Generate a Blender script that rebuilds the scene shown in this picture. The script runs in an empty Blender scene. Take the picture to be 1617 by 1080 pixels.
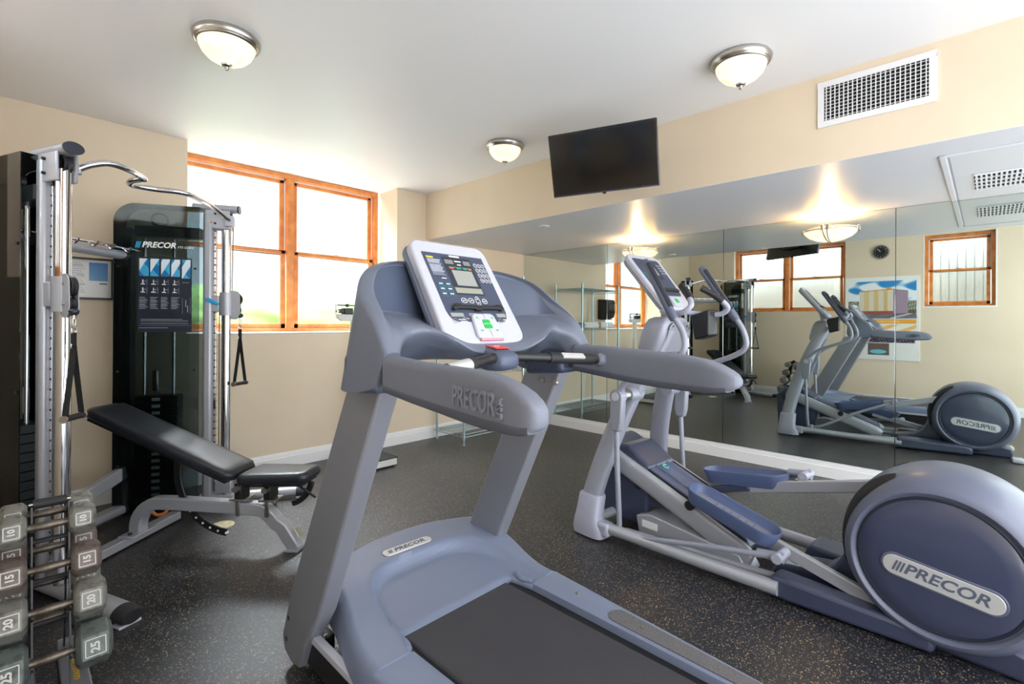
import bpy, bmesh, math, random
from mathutils import Vector, Matrix
random.seed(7)
PI = math.pi
S = bpy.context.scene
C = S.collection

# ------------------------------------------------------------------ camera
cam_d = bpy.data.cameras.new('camera'); cam = bpy.data.objects.new('camera', cam_d); C.objects.link(cam)
cam_d.sensor_width = 36.0; cam_d.lens = 771.7 * 36.0 / 1617.0
cam_d.shift_y = -(540 - 508.95) / 1617.0
cam_d.clip_start = 0.02
YAW = 0.7718; ROLL = 0.005
_f = Vector((math.cos(YAW), math.sin(YAW), 0)); _r = Vector((math.sin(YAW), -math.cos(YAW), 0)); _u = Vector((0, 0, 1))
rr = _r * math.cos(ROLL) + _u * math.sin(ROLL); uu = _u * math.cos(ROLL) - _r * math.sin(ROLL)
cam.matrix_world = Matrix(((rr.x, uu.x, -_f.x, 0), (rr.y, uu.y, -_f.y, 0), (rr.z, uu.z, -_f.z, 1.35), (0, 0, 0, 1)))
S.camera = cam
# ------------------------------------------------------------------ world and exposure
W = bpy.data.worlds.new('world'); S.world = W; W.use_nodes = True
bg = W.node_tree.nodes['Background']; bg.inputs[0].default_value = (0.93, 0.965, 1.0, 1); bg.inputs[1].default_value = 2.2
S.view_settings.view_transform = 'Standard'; S.view_settings.look = 'None'
S.view_settings.gamma = 1.0; S.view_settings.use_curve_mapping = False
S.view_settings.exposure = 1.15
def area(name, loc, target, sx, sy, power, col):
    d = bpy.data.lights.new(name, 'AREA'); d.shape = 'RECTANGLE'; d.size = sx; d.size_y = sy; d.energy = power; d.color = col
    o = bpy.data.objects.new(name, d); C.objects.link(o); o.location = loc
    o.rotation_euler = (Vector(target) - Vector(loc)).to_track_quat('-Z', 'Y').to_euler()
    return o
# daylight falling in through the windows from the open sky above them
area('daylight_main_window', (1.95, 6.5, 4.7), (1.95, 5.0, 2.0), 2.8, 1.6, 2300, (0.93, 0.97, 1.0))
area('daylight_side_pair', (-.68, 2.75, 3.45), (-.45, 2.75, 2.0), 2.4, .45, 70, (0.95, 0.98, 1.0))
area('daylight_side_single', (-.68, 0.33, 3.45), (-.45, 0.33, 2.0), 1.2, .45, 30, (0.95, 0.98, 1.0))

# ------------------------------------------------------------------ materials
def s2l(c):
    return tuple(((v / 255) / 12.92 if v / 255 <= 0.04045 else ((v / 255 + 0.055) / 1.055) ** 2.4) for v in c)
MATS = {}
def mat(name, rgb, rough=0.5, metal=0.0, bump=None, coat=0.0, spec=0.5, var=None, emis=None, alpha=None):
    m = bpy.data.materials.new(name); m.use_nodes = True; nt = m.node_tree; b = nt.nodes['Principled BSDF']
    col = (*s2l(rgb), 1); b.inputs['Base Color'].default_value = col
    b.inputs['Roughness'].default_value = rough; b.inputs['Metallic'].default_value = metal
    b.inputs['Coat Weight'].default_value = coat; b.inputs['Specular IOR Level'].default_value = spec
    tc = nt.nodes.new('ShaderNodeTexCoord')
    if bump:
        n = nt.nodes.new('ShaderNodeTexNoise'); n.inputs['Scale'].default_value = bump[0]; n.inputs['Detail'].default_value = 4
        nt.links.new(tc.outputs['Object'], n.inputs['Vector'])
        bp = nt.nodes.new('ShaderNodeBump'); bp.inputs['Strength'].default_value = bump[1]; bp.inputs['Distance'].default_value = 0.002
        nt.links.new(n.outputs['Fac'], bp.inputs['Height']); nt.links.new(bp.outputs['Normal'], b.inputs['Normal'])
    if var:
        n = nt.nodes.new('ShaderNodeTexNoise'); n.inputs['Scale'].default_value = var[0]; n.inputs['Detail'].default_value = 6
        nt.links.new(tc.outputs['Object'], n.inputs['Vector'])
        r = nt.nodes.new('ShaderNodeValToRGB'); r.color_ramp.elements[0].position = var[2] if len(var) > 2 else 0.35
        r.color_ramp.elements[1].position = var[3] if len(var) > 3 else 0.65
        r.color_ramp.elements[0].color = (*s2l(var[1]), 1); r.color_ramp.elements[1].color = col
        nt.links.new(n.outputs['Fac'], r.inputs['Fac']); nt.links.new(r.outputs['Color'], b.inputs['Base Color'])
    if emis:
        b.inputs['Emission Color'].default_value = (*s2l(emis[0]), 1); b.inputs['Emission Strength'].default_value = emis[1]
    MATS[name] = m
    return m
mat('wall_paint', (229, 212, 188), 0.7, bump=(60, 0.05), var=(1.2, (222, 205, 180)))
mat('ceiling_paint', (240, 240, 242), 0.45, bump=(80, 0.04))
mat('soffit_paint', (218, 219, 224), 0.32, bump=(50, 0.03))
mat('white_trim', (240, 240, 240), 0.35)
mat('wood_frame', (226, 148, 78), 0.35, var=(9, (200, 116, 52)), bump=(30, 0.1))
mat('mirror_glass', (214, 224, 220), 0.012, 1.0)
mat('mirror_edge', (60, 62, 60), 0.3)
mat('chrome', (225, 225, 228), 0.12, 1.0)
mat('brushed', (190, 186, 180), 0.28, 1.0)
mat('zinc', (176, 196, 200), 0.3, 0.85)
mat('silver_paint', (176, 178, 186), 0.36, 0.35)
mat('upright_paint', (138, 140, 149), 0.38, 0.3, bump=(200, 0.02))
mat('lavender_paint', (147, 150, 163), 0.38, 0.15)
mat('hood_plastic', (122, 132, 156), 0.36, 0.1)
mat('console_plastic', (108, 115, 131), 0.4, bump=(180, 0.03))
mat('recess_plastic', (78, 87, 108), 0.42)
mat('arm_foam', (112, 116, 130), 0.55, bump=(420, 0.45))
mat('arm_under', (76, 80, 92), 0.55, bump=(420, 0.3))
mat('white_plastic', (188, 189, 200), 0.32)
mat('boot_plastic', (166, 167, 184), 0.4)
mat('panel_dark', (62, 70, 92), 0.35)
mat('panel_darker', (38, 42, 56), 0.3)
mat('display_gray', (150, 152, 148), 0.3)
mat('black_plastic', (28, 28, 31), 0.38)
mat('black_rubber', (34, 34, 37), 0.6, bump=(150, 0.1))
mat('vinyl', (32, 35, 42), 0.36, bump=(90, 0.08))
mat('navy_plastic', (58, 64, 86), 0.33, coat=0.2)
mat('navy_disc', (62, 68, 92), 0.24, coat=0.4)
mat('navy_rim', (90, 95, 115), 0.38, coat=0.12)
mat('pedal_blue', (82, 96, 132), 0.4)
mat('ramp_blue', (92, 98, 124), 0.35)
mat('badge_silver', (214, 214, 214), 0.32, 0.4)
mat('logo_gray', (86, 92, 110), 0.4)
mat('red_plastic', (222, 62, 54), 0.4)
mat('green_plastic', (30, 170, 76), 0.4)
mat('pink_plastic', (205, 150, 165), 0.35)
mat('teal_print', (30, 130, 140), 0.5)
mat('blue_lever', (40, 160, 214), 0.35)
mat('orange_plastic', (226, 130, 50), 0.5)
mat('yellow_print', (220, 180, 40), 0.5)
mat('white_print', (235, 235, 235), 0.5)
mat('iron', (138, 138, 132), 0.55, 0.35, bump=(60, 0.5), var=(28, (92, 84, 76), 0.30, 0.50))
mat('iron_brown', (122, 110, 104), 0.55, 0.35, bump=(60, 0.5), var=(28, (88, 76, 70), 0.30, 0.50))
mat('iron_green', (108, 116, 112), 0.5, 0.3, bump=(60, 0.5), var=(28, (60, 66, 64), 0.30, 0.50))
mat('iron_dark', (60, 62, 62), 0.6, 0.2, bump=(60, 0.5))
mat('iron_bar', (120, 112, 102), 0.45, 0.7, var=(40, (84, 72, 62)))
mat('number_paint', (206, 204, 198), 0.6)
mat('towel', (232, 232, 232), 0.9, bump=(300, 0.6))
mat('paper', (238, 238, 236), 0.6)
mat('tv_black', (10, 10, 12), 0.25, coat=0.4)
mat('tv_screen', (7, 8, 10), 0.13)
mat('scale_white', (225, 225, 220), 0.4)
mat('vent_white', (232, 232, 234), 0.4)
mat('dark_void', (22, 22, 24), 0.8)
mat('deck_grip', (106, 104, 106), 0.8, bump=(500, 0.6), var=(200, (84, 82, 84)))
mat('strap', (22, 22, 24), 0.8)
mat('stack_black', (44, 50, 52), 0.45)
mat('emboss', (124, 128, 142), 0.5)
mat('cream_disc', (226, 216, 180), 0.5, var=(40, (190, 170, 120)))
mat('fence_white', (240, 244, 242), 0.6)
mat('hedge', (84, 118, 48), 0.9, var=(5, (128, 148, 84)))
mat('ground', (190, 190, 180), 0.9)
mat('alabaster', (246, 222, 176), 0.35)
m = MATS['alabaster']; nt = m.node_tree; b = nt.nodes['Principled BSDF']
n = nt.nodes.new('ShaderNodeTexNoise'); n.inputs['Scale'].default_value = 7; n.inputs['Detail'].default_value = 3; n.inputs['Distortion'].default_value = 1.5
tcn = nt.nodes.new('ShaderNodeTexCoord'); nt.links.new(tcn.outputs['Object'], n.inputs['Vector'])
r = nt.nodes.new('ShaderNodeValToRGB'); r.color_ramp.elements[0].position = 0.35; r.color_ramp.elements[1].position = 0.62
r.color_ramp.elements[0].color = (1.0, 0.62, 0.28, 1); r.color_ramp.elements[1].color = (1.0, 0.84, 0.55, 1)
nt.links.new(n.outputs['Fac'], r.inputs['Fac']); nt.links.new(r.outputs['Color'], b.inputs['Emission Color']); b.inputs['Emission Strength'].default_value = 0.60

def floor_material():
    m = mat('rubber_floor', (33, 35, 41), 0.36, spec=0.6)
    nt = m.node_tree; b = nt.nodes['Principled BSDF']; tc = nt.nodes.new('ShaderNodeTexCoord')
    def flecks(scale, thr, seed, col, prev):
        mp = nt.nodes.new('ShaderNodeMapping'); mp.inputs['Location'].default_value = (seed, seed * 2, 0)
        nt.links.new(tc.outputs['Object'], mp.inputs['Vector'])
        nz = nt.nodes.new('ShaderNodeTexNoise'); nz.inputs['Scale'].default_value = scale * 1.3
        nt.links.new(mp.outputs['Vector'], nz.inputs['Vector'])
        mx = nt.nodes.new('ShaderNodeMix'); mx.data_type = 'VECTOR'; mx.inputs['Factor'].default_value = 0.012
        nt.links.new(mp.outputs['Vector'], mx.inputs['A']); nt.links.new(nz.outputs['Color'], mx.inputs['B'])
        v = nt.nodes.new('ShaderNodeTexVoronoi'); v.inputs['Scale'].default_value = scale
        nt.links.new(mx.outputs['Result'], v.inputs['Vector'])
        lt = nt.nodes.new('ShaderNodeMath'); lt.operation = 'LESS_THAN'; lt.inputs[1].default_value = 0.36
        nt.links.new(v.outputs['Distance'], lt.inputs[0])
        sep = nt.nodes.new('ShaderNodeSeparateColor'); nt.links.new(v.outputs['Color'], sep.inputs['Color'])
        g = nt.nodes.new('ShaderNodeMath'); g.operation = 'LESS_THAN'; g.inputs[1].default_value = thr
        nt.links.new(sep.outputs['Red'], g.inputs[0])
        mu = nt.nodes.new('ShaderNodeMath'); mu.operation = 'MULTIPLY'
        nt.links.new(lt.outputs[0], mu.inputs[0]); nt.links.new(g.outputs[0], mu.inputs[1])
        mc = nt.nodes.new('ShaderNodeMix'); mc.data_type = 'RGBA'; mc.inputs['B'].default_value = (*s2l(col), 1)
        nt.links.new(mu.outputs[0], mc.inputs['Factor'])
        if prev is None: mc.inputs['A'].default_value = (*s2l((33, 35, 41)), 1)
        else: nt.links.new(prev, mc.inputs['A'])
        return mc.outputs['Result']
    c1 = flecks(168, 0.17, 3.1, (196, 168, 124), None)
    c2 = flecks(240, 0.10, 11.7, (150, 150, 150), c1)
    nt.links.new(c2, b.inputs['Base Color'])
    nz = nt.nodes.new('ShaderNodeTexNoise'); nz.inputs['Scale'].default_value = 260; nz.inputs['Detail'].default_value = 3
    nt.links.new(tc.outputs['Object'], nz.inputs['Vector'])
    bp = nt.nodes.new('ShaderNodeBump'); bp.inputs['Strength'].default_value = 0.35; bp.inputs['Distance'].default_value = 0.002
    nt.links.new(nz.outputs['Fac'], bp.inputs['Height']); nt.links.new(bp.outputs['Normal'], b.inputs['Normal'])
floor_material()
def belt_material():
    m = mat('belt', (56, 56, 62), 0.62)
    nt = m.node_tree; b = nt.nodes['Principled BSDF']; tc = nt.nodes.new('ShaderNodeTexCoord')
    w = nt.nodes.new('ShaderNodeTexWave'); w.wave_type = 'BANDS'; w.bands_direction = 'X'; w.inputs['Scale'].default_value = 60; w.inputs['Distortion'].default_value = 0
    nt.links.new(tc.outputs['Object'], w.inputs['Vector'])
    w2 = nt.nodes.new('ShaderNodeTexWave'); w2.bands_direction = 'Y'; w2.inputs['Scale'].default_value = 60
    nt.links.new(tc.outputs['Object'], w2.inputs['Vector'])
    ad = nt.nodes.new('ShaderNodeMath'); ad.operation = 'MULTIPLY'; nt.links.new(w.outputs['Fac'], ad.inputs[0]); nt.links.new(w2.outputs['Fac'], ad.inputs[1])
    bp = nt.nodes.new('ShaderNodeBump'); bp.inputs['Strength'].default_value = 0.6; bp.inputs['Distance'].default_value = 0.001
    nt.links.new(ad.outputs[0], bp.inputs['Height']); nt.links.new(bp.outputs['Normal'], b.inputs['Normal'])
belt_material()
def smoke_material():
    m = bpy.data.materials.new('smoked_acrylic'); m.use_nodes = True; nt = m.node_tree; nt.nodes.remove(nt.nodes['Principled BSDF'])
    out = nt.nodes['Material Output']
    g = nt.nodes.new('ShaderNodeBsdfGlossy'); g.inputs['Roughness'].default_value = 0.06; g.inputs['Color'].default_value = (.9, .9, .9, 1)
    t = nt.nodes.new('ShaderNodeBsdfTransparent'); t.inputs['Color'].default_value = (0.56, 0.61, 0.62, 1)
    fr = nt.nodes.new('ShaderNodeFresnel'); fr.inputs['IOR'].default_value = 1.5
    mx = nt.nodes.new('ShaderNodeMixShader'); nt.links.new(fr.outputs[0], mx.inputs[0]); nt.links.new(t.outputs[0], mx.inputs[1]); nt.links.new(g.outputs[0], mx.inputs[2])
    nt.links.new(mx.outputs[0], out.inputs[0]); MATS['smoked_acrylic'] = m
smoke_material()
def frost_material():
    m = bpy.data.materials.new('frosted_glass'); m.use_nodes = True; nt = m.node_tree; nt.nodes.remove(nt.nodes['Principled BSDF'])
    out = nt.nodes['Material Output']
    t = nt.nodes.new('ShaderNodeBsdfTransparent'); t.inputs['Color'].default_value = (.60, .62, .63, 1)
    rf = nt.nodes.new('ShaderNodeBsdfRefraction'); rf.inputs['Roughness'].default_value = 0.35; rf.inputs['IOR'].default_value = 1.08; rf.inputs['Color'].default_value = (.60, .62, .63, 1)
    g = nt.nodes.new('ShaderNodeBsdfGlossy'); g.inputs['Roughness'].default_value = 0.15
    m1 = nt.nodes.new('ShaderNodeMixShader'); m1.inputs[0].default_value = 0.45
    m2 = nt.nodes.new('ShaderNodeMixShader'); m2.inputs[0].default_value = 0.04
    nt.links.new(t.outputs[0], m1.inputs[1]); nt.links.new(rf.outputs[0], m1.inputs[2])
    nt.links.new(m1.outputs[0], m2.inputs[1]); nt.links.new(g.outputs[0], m2.inputs[2]); nt.links.new(m2.outputs[0], out.inputs[0])
    MATS['frosted_glass'] = m
frost_material()
def print_material():
    m = bpy.data.materials.new('flat_print'); m.use_nodes = True; nt = m.node_tree; b = nt.nodes['Principled BSDF']
    a = nt.nodes.new('ShaderNodeAttribute'); a.attribute_name = 'ink'; nt.links.new(a.outputs['Color'], b.inputs['Base Color'])
    b.inputs['Roughness'].default_value = 0.4; MATS['flat_print'] = m
print_material()

# ------------------------------------------------------------------ mesh tools
OFF = {}
def V(*a): return Vector(a)
def cr(pts, n=6):
    """Catmull-Rom through pts (tuples of any length)"""
    P = [tuple(p) for p in pts]; out = []
    for i in range(len(P) - 1):
        p0 = P[max(i - 1, 0)]; p1 = P[i]; p2 = P[i + 1]; p3 = P[min(i + 2, len(P) - 1)]
        for k in range(n):
            t = k / n; out.append(tuple(0.5 * (2 * b + (c - a) * t + (2 * a - 5 * b + 4 * c - d) * t * t + (3 * b - a - 3 * c + d) * t ** 3) for a, b, c, d in zip(p0, p1, p2, p3)))
    out.append(P[-1]); return out
class MB:
    def __init__(s): s.v = []; s.f = []
    def add(s, vs, fs):
        k = len(s.v); s.v += [tuple(v) for v in vs]; s.f += [tuple(i + k for i in f) for f in fs]; return s
    def box(s, x0, x1, y0, y1, z0, z1):
        vs = [(x, y, z) for z in (z0, z1) for y in (y0, y1) for x in (x0, x1)]
        return s.add(vs, [(0, 2, 3, 1), (4, 5, 7, 6), (0, 1, 5, 4), (2, 6, 7, 3), (0, 4, 6, 2), (1, 3, 7, 5)])
    def obox(s, c, ax, h):
        c = Vector(c); A = [Vector(a).normalized() * k for a, k in zip(ax, h)]
        vs = [c + A[0] * i + A[1] * j + A[2] * k for k in (-1, 1) for j in (-1, 1) for i in (-1, 1)]
        fs = [(0, 2, 3, 1), (4, 5, 7, 6), (0, 1, 5, 4), (2, 6, 7, 3), (0, 4, 6, 2), (1, 3, 7, 5)]
        if A[0].cross(A[1]).dot(A[2]) < 0: fs = [f[::-1] for f in fs]
        return s.add(vs, fs)
    def beam(s, p0, p1, w, h, up=(0, 0, 1)):
        """box from p0 to p1, w across, h along up-ish"""
        p0 = Vector(p0); p1 = Vector(p1); d = (p1 - p0); L = d.length; d.normalize()
        side = d.cross(Vector(up))
        if side.length < 1e-4: side = d.cross(Vector((1, 0, 0)))
        side.normalize(); u2 = side.cross(d)
        return s.obox((p0 + p1) / 2, (side, d, u2), (w / 2, L / 2, h / 2))
    def loft(s, secs, cap=True, closed=False):
        n = len(secs[0]); k0 = len(s.v)
        for sec in secs: s.v += [tuple(p) for p in sec]
        m = len(secs)
        for i in range(m if closed else m - 1):
            a = k0 + i * n; b = k0 + ((i + 1) % m) * n
            for j in range(n):
                j2 = (j + 1) % n; s.f.append((a + j, a + j2, b + j2, b + j))
        if cap and not closed:
            s.f.append(tuple(range(k0 + n - 1, k0 - 1, -1))); s.f.append(tuple(range(k0 + (m - 1) * n, k0 + m * n)))
        return s
    def tube(s, pts, r, n=12, closed=False, flat=1.0, caps=True):
        P = [Vector(p) for p in pts]; m = len(P); R = r if isinstance(r, (list, tuple)) else [r] * m
        T = []
        for i in range(m):
            a = P[(i - 1) % m] if (closed or i > 0) else P[i]; b = P[(i + 1) % m] if (closed or i < m - 1) else P[i]
            T.append((b - a).normalized())
        ref = Vector((0, 0, 1)) if abs(T[0].z) < 0.9 else Vector((1, 0, 0))
        N = (ref - T[0] * ref.dot(T[0])).normalized(); secs = []
        for i in range(m):
            N = (N - T[i] * N.dot(T[i])).normalized(); B = T[i].cross(N)
            secs.append([P[i] + (N * math.cos(2 * PI * k / n) + B * math.sin(2 * PI * k / n) * flat) * R[i] for k in range(n)])
        return s.loft(secs, cap=caps, closed=closed)
    def cyl(s, p0, p1, r, r1=None, n=20): return s.tube([p0, p1], [r, r if r1 is None else r1], n)
    def lathe(s, prof, o, ax=(0, 0, 1), n=32, a0=0, a1=2 * PI, ref=None):
        """prof: (radius, height) list; ax axis"""
        o = Vector(o); ax = Vector(ax).normalized(); ref = Vector(ref) if ref else (Vector((1, 0, 0)) if abs(ax.x) < 0.9 else Vector((0, 1, 0)))
        X = (ref - ax * ref.dot(ax)).normalized(); Y = ax.cross(X); full = abs(a1 - a0 - 2 * PI) < 1e-6
        k0 = len(s.v); m = n if full else n + 1
        for i in range(m):
            a = a0 + (a1 - a0) * i / n
            for r, h in prof: s.v.append(tuple(o + (X * math.cos(a) + Y * math.sin(a)) * r + ax * h))
        q = len(prof)
        for i in range(n):
            i2 = (i + 1) % m
            for j in range(q - 1): s.f.append((k0 + i * q + j, k0 + i2 * q + j, k0 + i2 * q + j + 1, k0 + i * q + j + 1))
        return s
    def prism(s, poly, fn, d0, d1):
        """poly list of 2d; fn(a,b,d)->3d"""
        n = len(poly); k = len(s.v)
        s.v += [tuple(fn(a, b, d0)) for a, b in poly] + [tuple(fn(a, b, d1)) for a, b in poly]
        s.f.append(tuple(range(k + n - 1, k - 1, -1))); s.f.append(tuple(range(k + n, k + 2 * n)))
        for j in range(n): s.f.append((k + j, k + (j + 1) % n, k + n + (j + 1) % n, k + n + j))
        return s
    def grid(s, fn, nu, nv):
        k = len(s.v)
        for i in range(nu + 1):
            for j in range(nv + 1): s.v.append(tuple(fn(i / nu, j / nv)))
        for i in range(nu):
            for j in range(nv):
                a = k + i * (nv + 1) + j; s.f.append((a, a + nv + 1, a + nv + 2, a + 1))
        return s
    def build(s, name, m, parent=None, bevel=0, seg=2, smooth=35, sub=0, kind=None, fix=True):
        off = OFF.get(parent.name, V(0, 0, 0)) if parent else V(0, 0, 0)
        me = bpy.data.meshes.new(name); me.from_pydata([tuple(Vector(v) - off) for v in s.v], [], s.f)
        if fix:
            bm = bmesh.new(); bm.from_mesh(me); bmesh.ops.remove_doubles(bm, verts=bm.verts, dist=1e-5)
            bmesh.ops.recalc_face_normals(bm, faces=bm.faces); bm.to_mesh(me); bm.free()
        me.materials.append(MATS[m] if isinstance(m, str) else m)
        o = bpy.data.objects.new(name, me); C.objects.link(o)
        if parent: o.parent = parent; OFF[o.name] = off
        if smooth: me.shade_smooth(); me.set_sharp_from_angle(angle=math.radians(smooth if not sub else 180))
        if bevel:
            md = o.modifiers.new('bevel', 'BEVEL'); md.width = bevel; md.segments = seg; md.limit_method = 'ANGLE'; md.angle_limit = math.radians(35)
            me.shade_smooth(); me.set_sharp_from_angle(angle=math.radians(40))
            md.harden_normals = False
        if sub:
            md = o.modifiers.new('sub', 'SUBSURF'); md.levels = sub; md.render_levels = sub
        if kind: o['kind'] = kind
        return o
def thing(name, label, cat, loc=(0, 0, 0), group=None):
    o = bpy.data.objects.new(name, None); C.objects.link(o); o.location = loc; o.empty_display_size = 0.1
    o['label'] = label; o['category'] = cat
    if group: o['group'] = group
    OFF[o.name] = Vector(loc); return o
def tag(o, label, cat, group=None):
    o['label'] = label; o['category'] = cat
    if group: o['group'] = group
    return o
def dup(root, loc, label=None, group=None):
    r = root.copy(); C.objects.link(r); r.location = loc; OFF[r.name] = Vector(loc)
    if label: r['label'] = label
    if group: r['group'] = group
    for ch in list(root.children):
        c = ch.copy(); C.objects.link(c); c.parent = r
        for g in list(ch.children):
            d = g.copy(); C.objects.link(d); d.parent = c
    return r
def text(s, size, o, U, Vv, parent, m='white_print', ext=0.0008, shear=0.0, name='lettering', wscale=1.0, align='CENTER', bold=0.0):
    cu = bpy.data.curves.new('t', 'FONT'); cu.body = s; cu.size = size; cu.extrude = ext; cu.shear = shear; cu.align_x = align; cu.align_y = 'CENTER'
    cu.offset = bold; cu.resolution_u = 3
    t = bpy.data.objects.new('t', cu); C.objects.link(t)
    me = bpy.data.meshes.new_from_object(t.evaluated_get(bpy.context.evaluated_depsgraph_get()))
    bpy.data.objects.remove(t); bpy.data.curves.remove(cu)
    U = Vector(U).normalized(); Vv = Vector(Vv).normalized(); N = U.cross(Vv)
    off = OFF.get(parent.name, V(0, 0, 0)) if parent else V(0, 0, 0); o = Vector(o)
    for v in me.vertices: v.co = o + U * v.co.x * wscale + Vv * v.co.y + N * v.co.z - off
    me.name = name; me.materials.clear(); me.materials.append(MATS[m])
    ob = bpy.data.objects.new(name, me); C.objects.link(ob)
    if parent: ob.parent = parent; OFF[ob.name] = off
    return ob
class Canvas:
    def __init__(s, nx, ny, bg): s.nx = nx; s.ny = ny; s.p = [[bg] * nx for _ in range(ny)]
    def rect(s, x0, y0, x1, y1, c):
        for y in range(max(0, int(y0 * s.ny + .5)), min(s.ny, int(y1 * s.ny + .5))):
            for x in range(max(0, int(x0 * s.nx + .5)), min(s.nx, int(x1 * s.nx + .5))): s.p[y][x] = c(x / s.nx, y / s.ny) if callable(c) else c
        return s
    def where(s, f):
        for y in range(s.ny):
            for x in range(s.nx):
                q = f(x / s.nx, y / s.ny)
                if q: s.p[y][x] = q
        return s
    def mesh(s, name, o, U, Vv, w, h, parent, fn=None):
        """o = top-left corner, U right, Vv down"""
        o = Vector(o); U = Vector(U).normalized() * w; D = Vector(Vv).normalized() * h
        off = OFF.get(parent.name, V(0, 0, 0)) if parent else V(0, 0, 0)
        vs = []; fs = []; cols = []
        for y in range(s.ny):
            x = 0
            while x < s.nx:
                x2 = x
                while x2 < s.nx and s.p[y][x2] == s.p[y][x]: x2 += 1
                k = len(vs)
                for a, b_ in ((x, y + 1), (x2, y + 1), (x2, y), (x, y)): vs.append(tuple((fn(a / s.nx, b_ / s.ny) if fn else o + U * (a / s.nx) + D * (b_ / s.ny)) - off))
                fs.append((k, k + 1, k + 2, k + 3)); cols.append(s.p[y][x]); x = x2
        me = bpy.data.meshes.new(name); me.from_pydata(vs, [], fs)
        at = me.color_attributes.new('ink', 'FLOAT_COLOR', 'CORNER')
        data = []
        for c in cols: data += [*s2l(c), 1.0] * 4
        at.data.foreach_set('color', data); me.materials.append(MATS['flat_print'])
        ob = bpy.data.objects.new(name, me); C.objects.link(ob)
        if parent: ob.parent = parent; OFF[ob.name] = off
        return ob
def st(o): o['kind'] = 'structure'; return o
def sm(a, b, x):
    t = min(1, max(0, (x - a) / (b - a))); return t * t * (3 - 2 * t)
def lerp(a, b, t): return a + (b - a) * t

# ================================================================== ROOM
XO, XM, YW, YB, HC, HS, XS = -0.25, 5.01, 4.652, -1.45, 2.818, 2.295, 3.3485
st(MB().box(XO - .2, XM + .2, YB, YW + .4, -.1, 0).build('floor', 'rubber_floor', smooth=0))
st(MB().box(XO - .2, XM + .2, YB, YW + .40, HC, HC + .15).build('ceiling', 'ceiling_paint', smooth=0))
# lowered ceiling strip along the mirror wall: underside and face
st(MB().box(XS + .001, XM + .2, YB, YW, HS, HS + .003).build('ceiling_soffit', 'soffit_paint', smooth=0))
st(MB().box(XS, XS + .1, YB, YW, HS + .003, HC).build('wall_soffit', 'wall_paint', smooth=0))
# window wall with its deep recess
RX0, RX1, RZ = 1.0, 2.963, 1.236
ww = MB().box(XO - .2, RX0, YW, YW + .45, 0, HC).box(RX1, XM + .2, YW, YW + .45, 0, HC).box(RX0, RX1, YW, YW + .45, 0, RZ)
st(ww.build('wall_left', 'wall_paint', smooth=0))
st(MB().box(RX0, RX1, YW - .004, YW + .37, RZ, RZ + .012).build('trim_1', 'white_trim', bevel=0.004))
# mirror wall
st(MB().box(XM + .012, XM + .2, YB, YW, 0, HS).build('wall_right', 'wall_paint', smooth=0))
# wall opposite the mirror with two window openings
P0, P1, PZ = 1.80, 3.70, 1.58
Q0, Q1, QZ, QT = -.085, 0.735, 1.64, 2.78
wo = MB().box(XO - .3, XO, YB, Q0, 0, HC).box(XO - .3, XO, Q0, Q1, 0, QZ).box(XO - .3, XO, Q0, Q1, QT, HC).box(XO - .3, XO, Q1, P0, 0, HC)
wo.box(XO - .3, XO, P0, P1, 0, PZ).box(XO - .3, XO, P1, YW, 0, HC)
st(wo.build('wall_front', 'wall_paint', smooth=0))
def baseboard(name, x0, x1, y0, y1, nx, ny):
    b = MB(); prof = [(0, 0), (.016, 0), (.016, .095), (.012, .102), (.012, .112), (.008, .128), (.006, .14), (0, .14)]
    if nx: b.prism(prof, lambda a, c, d: (x0 + nx * a, d, c), y0, y1)
    else: b.prism(prof, lambda a, c, d: (d, y0 + ny * a, c), x0, x1)
    return st(b.build(name, 'white_trim', smooth=20))
baseboard('baseboard_left', XO, XM, YW, YW, 0, -1)
baseboard('baseboard_right', XM + .012, XM, YB, YW, -1, 0)
baseboard('baseboard_front', XO, XO, YB, YW, 1, 0)

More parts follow.
